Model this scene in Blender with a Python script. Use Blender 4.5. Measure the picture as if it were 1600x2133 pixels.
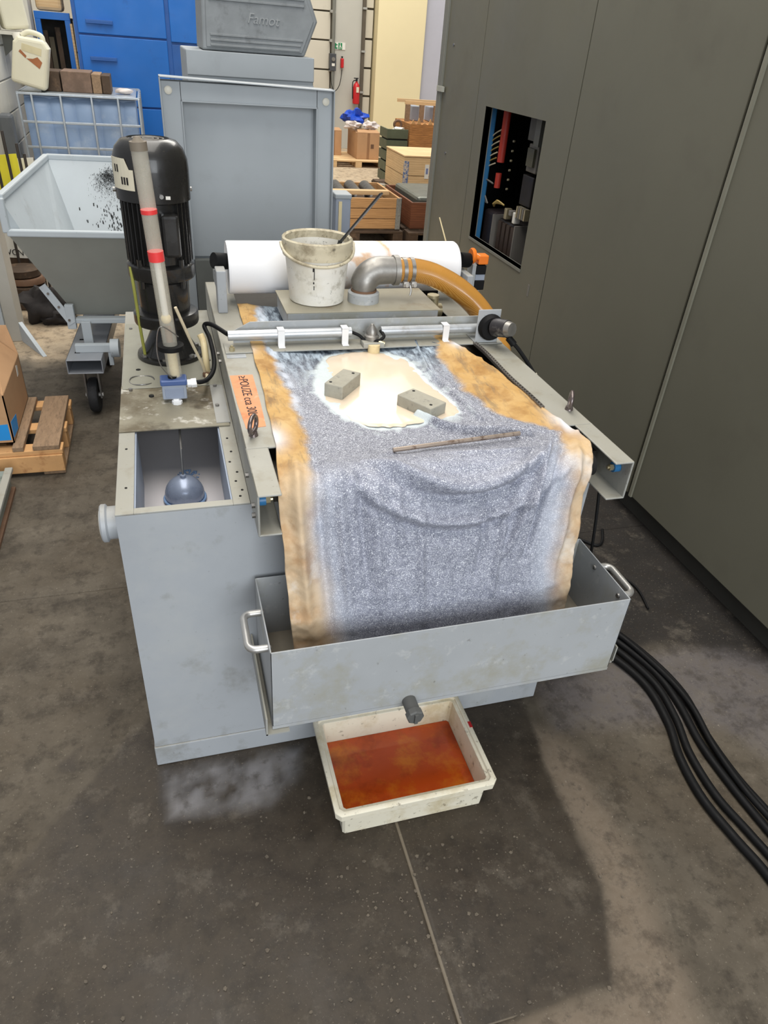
import bpy, math, random
import numpy as np
from mathutils import Vector, Matrix, noise
random.seed(7)
for o in list(bpy.data.objects): bpy.data.objects.remove(o)
S = bpy.context.scene
COL = S.collection

# ------------------------------------------------------------------ camera
cam = bpy.data.cameras.new('camera'); camo = bpy.data.objects.new('camera', cam); COL.objects.link(camo)
Rm = Matrix(((0.95987, 0.09822, -0.26268), (-0.27216, 0.55218, -0.78805), (0.06765, 0.82792, 0.55676)))
camo.matrix_world = Matrix.Translation((0, 0, 1.7)) @ Rm.to_4x4()
cam.sensor_fit = 'VERTICAL'; cam.sensor_height = 24.0; cam.lens = 1465.0 / 2133.0 * 24.0
cam.clip_start = 0.02
S.camera = camo
# ------------------------------------------------------------------ world and large lights
w = bpy.data.worlds.new('world'); S.world = w; w.use_nodes = True
w.node_tree.nodes['Background'].inputs[0].default_value = (0.90, 0.94, 1.0, 1)
w.node_tree.nodes['Background'].inputs[1].default_value = 0.38
def area(name, loc, target, sx, sy, power, col):
    l = bpy.data.lights.new(name, 'AREA'); l.shape = 'RECTANGLE'; l.size = sx; l.size_y = sy; l.energy = power; l.color = col
    o = bpy.data.objects.new(name, l); COL.objects.link(o); o.location = loc
    o.rotation_euler = (Vector(target) - Vector(loc)).to_track_quat('-Z', 'Y').to_euler()
    return o
area('skylight_strip', (0.0, 3.0, 6.5), (0.0, 3.0, 0), 3.0, 9.0, 430, (1.0, 0.955, 0.88))
area('open_gate', (0.6, -5.5, 2.8), (0.3, 1.5, 0.7), 4.0, 4.0, 330, (0.92, 0.965, 1.0))
area('hall_skylight_far', (3.0, 10.5, 6.5), (3.0, 10.5, 0), 4.0, 6.0, 470, (1.0, 0.96, 0.88))
S.view_settings.view_transform = 'Standard'; S.view_settings.look = 'None'
S.view_settings.exposure = 0.14; S.view_settings.gamma = 1.0; S.view_settings.use_curve_mapping = False

# ------------------------------------------------------------------ helpers
def srgb(r, g, b):
    f = lambda c: (c/255/12.92) if c/255 <= 0.04045 else ((c/255+0.055)/1.055)**2.4
    return (f(r), f(g), f(b), 1)
MATS = {}
def M(name, col, rough=0.5, metal=0.0, var=0.12, vscale=6.0, spots=(), bump=0.0, bscale=60.0, dust=None, dustamt=0.7,
      stretch=(1, 1, 1), trans=0.0, ior=1.45, spec=0.5, wave=None, coat=0.0, emit=None, alpha=1.0, att=None):
    """procedural surface: base colour with slow variation, dirt spots, settled dust on upward faces, fine relief"""
    if name in MATS: return MATS[name]
    m = bpy.data.materials.new(name); m.use_nodes = True; MATS[name] = m
    nt = m.node_tree; N = nt.nodes; L = nt.links; b = N['Principled BSDF']
    tc = N.new('ShaderNodeTexCoord'); mp = N.new('ShaderNodeMapping'); mp.inputs['Scale'].default_value = stretch
    L.new(tc.outputs['Object'], mp.inputs[0]); P = mp.outputs[0]
    def noi(scale, det=5, rgh=0.6, off=0.0):
        n = N.new('ShaderNodeTexNoise'); n.inputs['Scale'].default_value = scale; n.inputs['Detail'].default_value = det
        n.inputs['Roughness'].default_value = rgh
        if off:
            a = N.new('ShaderNodeVectorMath'); a.operation = 'ADD'; a.inputs[1].default_value = (off, off*1.7, off*0.6)
            L.new(P, a.inputs[0]); L.new(a.outputs[0], n.inputs[0])
        else: L.new(P, n.inputs[0])
        return n.outputs[0]
    def rng(v, a, c, lo=0.0, hi=1.0):
        r = N.new('ShaderNodeMapRange'); r.inputs[1].default_value = a; r.inputs[2].default_value = c
        r.inputs[3].default_value = lo; r.inputs[4].default_value = hi; L.new(v, r.inputs[0]); return r.outputs[0]
    def mix(f, A, B):
        x = N.new('ShaderNodeMix'); x.data_type = 'RGBA'
        if isinstance(f, (int, float)): x.inputs[0].default_value = f
        else: L.new(f, x.inputs[0])
        for s, v in ((6, A), (7, B)):
            if isinstance(v, tuple): x.inputs[s].default_value = v
            else: L.new(v, x.inputs[s])
        return x.outputs[2]
    def mul(a, c):
        x = N.new('ShaderNodeMath'); x.operation = 'MULTIPLY'
        for i, v in enumerate((a, c)):
            if isinstance(v, (int, float)): x.inputs[i].default_value = v
            else: L.new(v, x.inputs[i])
        return x.outputs[0]
    dark = tuple(c*(1-var) for c in col[:3]) + (1,); lite = tuple(min(1, c*(1+var)) for c in col[:3]) + (1,)
    c = mix(rng(noi(vscale), 0.3, 0.7), dark, lite)
    if wave:
        wv = N.new('ShaderNodeTexWave'); wv.inputs['Scale'].default_value = wave[1]; wv.inputs['Distortion'].default_value = wave[2]
        wv.inputs['Detail'].default_value = 3; wv.bands_direction = wave[3]; L.new(P, wv.inputs[0])
        c = mix(mul(wv.outputs[1], wave[4]), c, wave[0])
    for k, (sc, scale, lo, hi, amt) in enumerate(spots):
        c = mix(mul(rng(noi(scale, 6, 0.65, 3.1+k*5.3), lo, hi), amt), c, sc)
    if att:
        an = N.new('ShaderNodeAttribute'); an.attribute_name = att[0]; c = mix(mul(an.outputs['Fac'], rng(noi(30, 5, 0.65, 7.0), 0.35, 0.6, 0.5, 1.0)), c, att[1])
    if dust:
        g = N.new('ShaderNodeNewGeometry'); sx = N.new('ShaderNodeSeparateXYZ'); L.new(g.outputs['Normal'], sx.inputs[0])
        c = mix(mul(mul(rng(sx.outputs[2], 0.5, 0.9), rng(noi(9, 6, 0.7, 11.0), 0.25, 0.75, 0.45, 1.0)), dustamt), c, dust)
    L.new(c, b.inputs['Base Color'])
    b.inputs['Metallic'].default_value = metal; b.inputs['Specular IOR Level'].default_value = spec
    L.new(rng(noi(vscale*2.3, 4, 0.6, 20.0), 0.3, 0.7, max(0.02, rough-0.08), min(1, rough+0.08)), b.inputs['Roughness'])
    b.inputs['IOR'].default_value = ior; b.inputs['Transmission Weight'].default_value = trans; b.inputs['Coat Weight'].default_value = coat
    b.inputs['Alpha'].default_value = alpha
    if emit: b.inputs['Emission Color'].default_value = emit[0]; b.inputs['Emission Strength'].default_value = emit[1]
    if bump:
        bp = N.new('ShaderNodeBump'); bp.inputs['Strength'].default_value = min(1, bump); bp.inputs['Distance'].default_value = 0.004
        L.new(noi(bscale, 6, 0.65, 8.0), bp.inputs['Height']); L.new(bp.outputs[0], b.inputs['Normal'])
    return m

ORG = {}
class MB:
    def __init__(s): s.v = []; s.f = []
    def add(s, vs, fs):
        o = len(s.v); s.v += [tuple(p) for p in vs]; s.f += [tuple(i+o for i in f) for f in fs]; return s
    def box(s, x0, x1, y0, y1, z0, z1):
        return s.add([(x0,y0,z0),(x1,y0,z0),(x1,y1,z0),(x0,y1,z0),(x0,y0,z1),(x1,y0,z1),(x1,y1,z1),(x0,y1,z1)],
                     [(3,2,1,0),(4,5,6,7),(0,1,5,4),(1,2,6,5),(2,3,7,6),(3,0,4,7)])
    def bar(s, p0, p1, a, b, up=(0,0,1)):
        p0, p1 = Vector(p0), Vector(p1); d = (p1-p0).normalized(); u = Vector(up)
        if abs(d.dot(u)) > 0.95: u = Vector((0,1,0))
        sd = d.cross(u).normalized(); u = sd.cross(d)
        vs = [p + sd*i*a/2 + u*j*b/2 for p in (p0,p1) for i,j in ((-1,-1),(1,-1),(1,1),(-1,1))]
        return s.add(vs, [(3,2,1,0),(4,5,6,7),(0,1,5,4),(1,2,6,5),(2,3,7,6),(3,0,4,7)])
    def tube(s, path, r, n=10, closed=False, caps=True):
        P = [Vector(p) for p in path]; m = len(P); rs = r if isinstance(r, (list, tuple)) else [r]*m
        T = []
        for i in range(m):
            if closed: t = P[(i+1) % m]-P[i-1]
            else: t = P[min(i+1, m-1)]-P[max(i-1, 0)]
            T.append(t.normalized() if t.length > 1e-9 else Vector((0,0,1)))
        u = T[0].orthogonal().normalized(); vs = []
        for i in range(m):
            u = (u-T[i]*u.dot(T[i])); u = u.normalized() if u.length > 1e-6 else T[i].orthogonal().normalized()
            w_ = T[i].cross(u)
            for k in range(n):
                a = 2*math.pi*k/n; vs.append(P[i]+(u*math.cos(a)+w_*math.sin(a))*rs[i])
        fs = []
        for i in range(m if closed else m-1):
            j = (i+1) % m
            for k in range(n): fs.append((i*n+k, i*n+(k+1) % n, j*n+(k+1) % n, j*n+k))
        if caps and not closed: fs += [tuple(range(n-1,-1,-1)), tuple((m-1)*n+k for k in range(n))]
        return s.add(vs, fs)
    def cyl(s, p0, p1, r0, r1=None, n=24): return s.tube([p0, p1], [r0, r0 if r1 is None else r1], n)
    def lathe(s, c, prof, n=32, axis='z', caps=True):
        vs = []; m = len(prof)
        for r, h in prof:
            for k in range(n):
                a = 2*math.pi*k/n; x, y = r*math.cos(a), r*math.sin(a)
                p = {'z': (x, y, h), 'x': (h, x, y), 'y': (y, h, x)}[axis]
                vs.append((c[0]+p[0], c[1]+p[1], c[2]+p[2]))
        fs = [(i*n+k, i*n+(k+1) % n, (i+1)*n+(k+1) % n, (i+1)*n+k) for i in range(m-1) for k in range(n)]
        if prof[0][0] > 1e-6 and caps: fs.append(tuple(range(n-1,-1,-1)))
        if prof[-1][0] > 1e-6 and caps: fs.append(tuple((m-1)*n+k for k in range(n)))
        return s.add(vs, fs)
    def ext(s, poly, vec):
        n = len(poly); v = Vector(vec); a = [Vector(p) for p in poly]
        nr = Vector((0,0,0))
        for i in range(n): nr += a[i].cross(a[(i+1) % n])
        if nr.dot(v) < 0: a.reverse()
        return s.add(a+[p+v for p in a], [tuple(range(n-1,-1,-1)), tuple(range(n,2*n))]+[(i,(i+1) % n,n+(i+1) % n,n+i) for i in range(n)])
    def grid(s, fn, nu, nv):
        vs = [fn(i/nu, j/nv) for j in range(nv+1) for i in range(nu+1)]
        return s.add(vs, [(j*(nu+1)+i, j*(nu+1)+i+1, (j+1)*(nu+1)+i+1, (j+1)*(nu+1)+i) for j in range(nv) for i in range(nu)])
    def sphere(s, c, r, n=20, sq=(1,1,1), jit=0.0, seed=0):
        m = n//2; prof = []
        vs = []
        for i in range(m+1):
            t = math.pi*i/m
            for k in range(n):
                a = 2*math.pi*k/n; d = Vector((math.sin(t)*math.cos(a), math.sin(t)*math.sin(a), -math.cos(t)))
                rr = r*(1+jit*noise.noise(d*1.7+Vector((seed*3.3, seed, 0))))
                vs.append((c[0]+d.x*rr*sq[0], c[1]+d.y*rr*sq[1], c[2]+d.z*rr*sq[2]))
        fs = [(i*n+k, i*n+(k+1) % n, (i+1)*n+(k+1) % n, (i+1)*n+k) for i in range(m) for k in range(n)]
        return s.add(vs, fs)
    def build(s, name, mat, parent=None, smooth=None, bevel=0.0, seg=2, origin=None, local=False, solid=0.0, label=None, kind=None):
        me = bpy.data.meshes.new(name)
        if local: org = Vector((0,0,0))
        elif parent is not None: org = ORG[parent.name]
        elif origin is not None: org = Vector(origin)
        else:
            xs = np.array(s.v); org = Vector((float(xs[:,0].min()+xs[:,0].max())/2, float(xs[:,1].min()+xs[:,1].max())/2, float(xs[:,2].min())))
        me.from_pydata([Vector(p)-org for p in s.v], [], s.f); me.validate(); me.update()
        o = bpy.data.objects.new(name, me); COL.objects.link(o); me.materials.append(mat)
        if parent is not None: o.parent = parent
        else: o.location = org
        ORG[o.name] = org
        if smooth is not None:
            me.shade_smooth(); me.set_sharp_from_angle(angle=math.radians(smooth))
        if solid:
            md = o.modifiers.new('thickness', 'SOLIDIFY'); md.thickness = solid; md.offset = -1
        if bevel:
            md = o.modifiers.new('bevel', 'BEVEL'); md.width = bevel; md.segments = seg; md.limit_method = 'ANGLE'; md.angle_limit = math.radians(50)
        if label: o['label'] = label
        if kind: o['kind'] = kind
        return o
def tag(o, label, cat, group=None, kind=None):
    o['label'] = label; o['category'] = cat
    if group: o['group'] = group
    if kind: o['kind'] = kind
    return o
def thing(name, loc, label, cat, group=None, rz=0.0):
    o = bpy.data.objects.new(name, None); COL.objects.link(o); o.location = loc; o.rotation_euler = (0,0,rz); o.empty_display_size = 0.1
    ORG[o.name] = Vector(loc); return tag(o, label, cat, group)
def struct(o): o['kind'] = 'structure'; return o
def dup(o, parent=None, loc=None, data=True):
    c = o.copy(); COL.objects.link(c); c.parent = parent
    if loc is not None: c.location = loc
    ORG[c.name] = Vector(loc) if loc is not None else ORG.get(o.name, Vector((0,0,0)))
    for ch in list(o.children): dup(ch, c)
    return c
def text(name, s_, size, mat, parent, origin, xdir, ydir, depth=0.0006, font_shear=0.0, label=None):
    cu = bpy.data.curves.new(name, 'FONT'); cu.body = s_; cu.size = size; cu.extrude = depth; cu.shear = font_shear
    cu.align_x = 'CENTER'; cu.align_y = 'CENTER'
    t = bpy.data.objects.new(name+'_curve', cu); COL.objects.link(t)
    dg = bpy.context.evaluated_depsgraph_get(); dg.update()
    me = bpy.data.meshes.new_from_object(t.evaluated_get(dg)); bpy.data.objects.remove(t); bpy.data.curves.remove(cu)
    X, Y = Vector(xdir).normalized(), Vector(ydir).normalized(); Z = X.cross(Y)
    mt = Matrix((X, Y, Z)).transposed().to_4x4(); mt.translation = Vector(origin)-ORG[parent.name]
    me.transform(mt); me.materials.clear(); me.materials.append(mat); me.name = name
    o = bpy.data.objects.new(name, me); COL.objects.link(o); o.parent = parent; ORG[o.name] = ORG[parent.name]
    if label: o['label'] = label
    return o
def smooth_path(pts, n=8):
    P = [Vector(p) for p in pts]; out = []
    for i in range(len(P)-1):
        p0 = P[max(i-1,0)]; p1 = P[i]; p2 = P[i+1]; p3 = P[min(i+2,len(P)-1)]
        for k in range(n):
            t = k/n
            out.append(0.5*((2*p1)+(p2-p0)*t+(2*p0-5*p1+4*p2-p3)*t*t+(3*p1-p0-3*p2+p3)*t**3))
    out.append(P[-1]); return out
def pdist(px, py, poly, closed=True):
    """numpy signed distance to polygon (negative inside)"""
    d = np.full(px.shape, 1e9); ins = np.zeros(px.shape, bool); n = len(poly)
    for i in range(n if closed else n-1):
        ax, ay = poly[i]; bx, by = poly[(i+1) % n]; ex, ey = bx-ax, by-ay
        t = np.clip(((px-ax)*ex+(py-ay)*ey)/(ex*ex+ey*ey+1e-12), 0, 1)
        d = np.minimum(d, np.hypot(px-ax-t*ex, py-ay-t*ey))
        if closed:
            c = ((ay > py) != (by > py)) & (px < (bx-ax)*(py-ay)/((by-ay) if abs(by-ay) > 1e-12 else 1e-12)+ax)
            ins ^= c
    return np.where(ins, -d, d) if closed else d
def sstep(x, a, b):
    t = np.clip((x-a)/(b-a), 0, 1); return t*t*(3-2*t)
def nz(X, Y, sc, seed=0.0, oct=3):
    f = lambda a, b: noise.fractal(Vector((a*sc+seed, b*sc-seed, seed*0.37)), 0.9, 2.1, oct)
    return np.array([f(a, b) for a, b in zip(X.ravel(), Y.ravel())]).reshape(X.shape)

# ------------------------------------------------------------------ materials
DUST = srgb(150, 142, 122)
m_grey = M('machine_grey', srgb(166, 170, 174), 0.48, var=0.05, vscale=3, dust=DUST, dustamt=0.55,
           spots=[(srgb(132,132,126), 9, 0.54, 0.68, 0.55), (srgb(182,184,182), 5, 0.52, 0.68, 0.35), (srgb(70,66,58), 90, 0.66, 0.72, 0.5)], bump=0.06)
m_rail = M('rail_grey', srgb(160, 160, 154), 0.5, var=0.07, vscale=5, dust=srgb(158,152,134), dustamt=0.6,
           spots=[(srgb(118,108,88), 12, 0.53, 0.68, 0.55), (srgb(56,52,46), 80, 0.65, 0.71, 0.7)], bump=0.08)
m_traygrey = M('tray_grey', srgb(170, 173, 175), 0.42, var=0.05, vscale=4, spots=[(srgb(156,152,132), 7, 0.5, 0.66, 0.6), (srgb(200,201,198), 30, 0.58, 0.68, 0.4), (srgb(88,84,76), 70, 0.66, 0.71, 0.5)], bump=0.05)
m_plate = M('dirty_plate', srgb(140, 134, 116), 0.5, var=0.15, vscale=7, spots=[(srgb(92,80,58), 6, 0.46, 0.6, 0.8), (srgb(206,202,192), 22, 0.57, 0.66, 0.7), (srgb(58,48,36), 9, 0.55, 0.68, 0.7)], bump=0.1)
m_steel = M('bare_steel', srgb(150, 148, 145), 0.35, metal=0.9, var=0.12, vscale=20, spots=[(srgb(92,80,66), 20, 0.6, 0.75, 0.5)])
m_alu = M('handle_aluminium', srgb(196, 194, 190), 0.38, metal=0.75, var=0.06, vscale=20)
m_pipe = M('spray_pipe', srgb(186, 189, 192), 0.35, metal=0.5, var=0.08, vscale=16, spots=[(srgb(128,108,80), 14, 0.58, 0.75, 0.6)])
m_cast = M('cast_fitting', srgb(148, 145, 140), 0.42, metal=0.7, var=0.14, vscale=30, bump=0.1)
m_black = M('black_paint', srgb(34, 33, 32), 0.28, var=0.25, vscale=9, spots=[(srgb(92,84,66), 40, 0.68, 0.76, 0.5), (srgb(205,202,195), 130, 0.76, 0.79, 0.8)], coat=0.2)
m_rubber = M('black_rubber', srgb(18, 18, 19), 0.6, spec=0.25, var=0.2, vscale=14)
m_tyre = M('tyre_black', srgb(40, 40, 42), 0.7, var=0.25, vscale=40, spots=[(srgb(130,124,116), 60, 0.64, 0.74, 0.5)])
m_dark = M('dark_void', srgb(22, 21, 20), 0.8)
m_white = M('white_plastic', srgb(226, 223, 214), 0.4, var=0.05)
m_bucket = M('bucket_plastic', srgb(234, 231, 222), 0.45, var=0.05, vscale=5, spots=[(srgb(150,142,122), 22, 0.56, 0.68, 0.6), (srgb(64,60,54), 50, 0.64, 0.7, 0.7), (srgb(206,198,174), 5, 0.5, 0.66, 0.5)], bump=0.08)
m_bucketrim = M('bucket_rim_dirty', srgb(206, 196, 170), 0.5, var=0.1, vscale=9, spots=[(srgb(130,116,90), 14, 0.5, 0.64, 0.7), (srgb(60,56,50), 34, 0.58, 0.66, 0.7)], bump=0.12)
m_roll = M('paper_roll', srgb(236, 236, 238), 0.8, var=0.02, vscale=3, bump=0.02, att=('stain', srgb(214,164,108)))
m_brick = M('grey_brick', srgb(164, 160, 146), 0.8, var=0.12, vscale=22, spots=[(srgb(92,92,90), 50, 0.58, 0.7, 0.6), (srgb(180,176,160), 12, 0.58, 0.72, 0.5)], bump=0.3, bscale=160)
m_hose = M('amber_hose', srgb(172, 116, 44), 0.25, var=0.15, vscale=5, wave=(srgb(222,176,96), 110, 0.6, 'DIAGONAL', 0.35), coat=0.4)
m_bin = M('cream_plastic', srgb(230, 223, 202), 0.45, var=0.05, vscale=5, spots=[(srgb(186,166,116), 8, 0.48, 0.64, 0.6), (srgb(94,80,56), 50, 0.6, 0.68, 0.6)], bump=0.04)
m_red = M('red_paint', srgb(190, 36, 40), 0.4, var=0.06)
m_orange = M('orange_plastic', srgb(236, 124, 40), 0.35, var=0.06)
m_blue = M('locker_blue', srgb(20, 104, 190), 0.45, var=0.07, vscale=2.0, spots=[(srgb(20,64,128), 6, 0.6, 0.8, 0.5)])
m_bluedark = M('locker_blue_frame', srgb(40, 92, 164), 0.5, var=0.08)
m_hopper = M('hopper_paint', srgb(180, 187, 191), 0.45, var=0.05, vscale=3, spots=[(srgb(120,116,110), 4, 0.6, 0.78, 0.5), (srgb(40,38,38), 36, 0.67, 0.73, 0.5)])
m_hopperout = M('hopper_paint_outside', srgb(150, 151, 143), 0.5, var=0.08, vscale=3)
m_bottle = M('ibc_bottle', srgb(144, 168, 202), 0.4, var=0.1, vscale=2, spots=[(srgb(200,212,224), 2.2, 0.55, 0.7, 0.6)])
m_cage = M('galvanised', srgb(176, 184, 192), 0.38, metal=0.6, var=0.1, vscale=18)
m_encl = M('enclosure_paint', srgb(106, 104, 91), 0.5, var=0.06, vscale=1.1, spots=[(srgb(88,83,74), 3.0, 0.55, 0.8, 0.4), (srgb(118,116,104), 150, 0.6, 0.75, 0.25)], bump=0.05, bscale=300)
m_enclside = M('enclosure_edge', srgb(116, 116, 108), 0.5, var=0.05)
m_doorp = M('lid_grey', srgb(158, 164, 168), 0.45, var=0.04, vscale=2, spots=[(srgb(84,84,84), 60, 0.72, 0.77, 0.5), (srgb(140,144,146), 6, 0.55, 0.75, 0.4)])
m_rib = M('cast_grey', srgb(132, 136, 138), 0.5, var=0.1, vscale=8, spots=[(srgb(92,94,94), 14, 0.58, 0.74, 0.6), (srgb(190,192,192), 50, 0.7, 0.77, 0.5)], bump=0.2)
m_wood = M('crate_wood', srgb(196, 152, 102), 0.7, var=0.12, vscale=5, stretch=(1,1,6), wave=(srgb(150,104,60), 3.2, 7.0, 'Z', 0.5), bump=0.08)
m_woodlight = M('crate_wood_light', srgb(220, 188, 142), 0.7, var=0.1, vscale=5, stretch=(1,1,5), wave=(srgb(190,146,98), 2.5, 6.0, 'Z', 0.4), bump=0.06)
m_woodred = M('crate_wood_red', srgb(122, 74, 48), 0.65, var=0.2, vscale=5, stretch=(1,1,5), wave=(srgb(88,48,30), 3, 6.0, 'Z', 0.5), bump=0.08)
m_wooddark = M('dark_wood', srgb(74, 58, 44), 0.75, var=0.25, vscale=6, spots=[(srgb(126,100,76), 12, 0.55, 0.7, 0.6)], bump=0.15)
m_palletold = M('weathered_pallet_wood', srgb(146, 120, 94), 0.8, var=0.16, vscale=9, stretch=(5,1,5), spots=[(srgb(92,74,58), 20, 0.5, 0.7, 0.6)], bump=0.15)
m_palletnew = M('fresh_pallet_wood', srgb(206, 158, 106), 0.75, var=0.12, vscale=9, spots=[(srgb(150,96,56), 18, 0.56, 0.7, 0.6), (srgb(70,50,36), 70, 0.7, 0.76, 0.7)], bump=0.12)
m_card = M('cardboard', srgb(186, 146, 108), 0.85, var=0.06, vscale=4, spots=[(srgb(160,122,88), 9, 0.55, 0.75, 0.4)])
m_cardin = M('cardboard_inside', srgb(150, 112, 80), 0.9, var=0.08)
m_green = M('green_crate', srgb(86, 92, 72), 0.55, var=0.15, vscale=6)
m_greenbin = M('green_bin', srgb(70, 110, 62), 0.5, var=0.1)
m_bagblue = M('blue_bag', srgb(30, 74, 186), 0.3, var=0.25, vscale=20, bump=0.2, bscale=30)
m_bagwhite = M('white_bag', srgb(214, 204, 200), 0.35, var=0.1, vscale=16, bump=0.2, bscale=30)
m_cloth_black = M('black_fabric', srgb(38, 34, 33), 0.85, var=0.2, vscale=12, bump=0.1)
m_beige = M('wall_beige', srgb(200, 194, 178), 0.85, var=0.03, vscale=1.5, spots=[(srgb(168,160,142), 3, 0.6, 0.8, 0.4)])
m_greywall = M('wall_grey', srgb(184, 182, 172), 0.85, var=0.04, vscale=1.5)
m_yellow = M('wall_yellow', srgb(232, 218, 176), 0.85, var=0.03, vscale=1.0)
m_lav = M('wall_lavender', srgb(186, 186, 196), 0.85, var=0.02)
m_block = M('wall_block', srgb(206, 203, 192), 0.85, var=0.05, vscale=3, spots=[(srgb(160,154,138), 5, 0.6, 0.78, 0.5)], bump=0.1)
m_joint = M('mortar', srgb(190, 187, 176), 0.9)
m_can = M('canister_plastic', srgb(216, 212, 190), 0.45, var=0.04, vscale=4)
m_sticker_or = M('orange_sticker', srgb(226, 146, 100), 0.6, var=0.08, vscale=14, spots=[(srgb(196,112,66), 18, 0.52, 0.68, 0.6), (srgb(230,196,176), 26, 0.6, 0.72, 0.5)])
m_ink = M('ink', srgb(28, 24, 24), 0.6)
m_blueprint = M('blue_print', srgb(30, 140, 214), 0.6, var=0.08)
m_label = M('cream_label', srgb(222, 214, 190), 0.5, var=0.05)
m_yel = M('yellow_sheet', srgb(232, 220, 60), 0.5, var=0.06)
m_lidblue = M('gauge_blue', srgb(74, 96, 146), 0.4, var=0.06)
m_gaugegrey = M('gauge_grey', srgb(150, 158, 172), 0.4, var=0.05)
m_tube = M('acrylic_tube', srgb(232, 226, 208), 0.22, var=0.08, vscale=10, alpha=0.32, spots=[(srgb(176,160,124), 10, 0.5, 0.75, 0.5)])
m_tubered = M('tube_red', srgb(228, 62, 62), 0.4)
m_cream = M('yellowed_plastic', srgb(226, 208, 164), 0.4, var=0.08, vscale=12, spots=[(srgb(176,140,84), 14, 0.56, 0.72, 0.5)])
m_float = M('float_steel', srgb(142, 152, 172), 0.3, metal=0.35, var=0.1, vscale=12, spots=[(srgb(100,112,138), 30, 0.56, 0.7, 0.5)])
m_milk = M('tank_coolant', srgb(206, 202, 204), 0.12, var=0.03, vscale=3)
m_foam = M('blue_foam', srgb(120, 148, 186), 0.7, var=0.2, vscale=60, bump=0.4)
m_wire = M('cream_wire', srgb(214, 200, 170), 0.5, var=0.08)
m_glandw = M('white_gland', srgb(236, 236, 236), 0.35, var=0.03)
m_bluecap = M('blue_bearing_nut', srgb(46, 110, 160), 0.35, var=0.1)
m_brass = M('brass_bolt', srgb(196, 184, 150), 0.35, metal=0.7)
m_ductblue = M('blue_duct', srgb(48, 112, 160), 0.45, var=0.08)
m_ductred = M('red_duct', srgb(176, 56, 44), 0.45, var=0.08)
m_module = M('control_module', srgb(36, 33, 32), 0.45, var=0.15)
m_modgrey = M('module_grey', srgb(120, 116, 110), 0.5, var=0.1)
m_ywire = M('yellow_wire', srgb(170, 146, 84), 0.5)
m_brown = M('brown_rust', srgb(112, 84, 64), 0.7, var=0.2, vscale=12)

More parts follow.
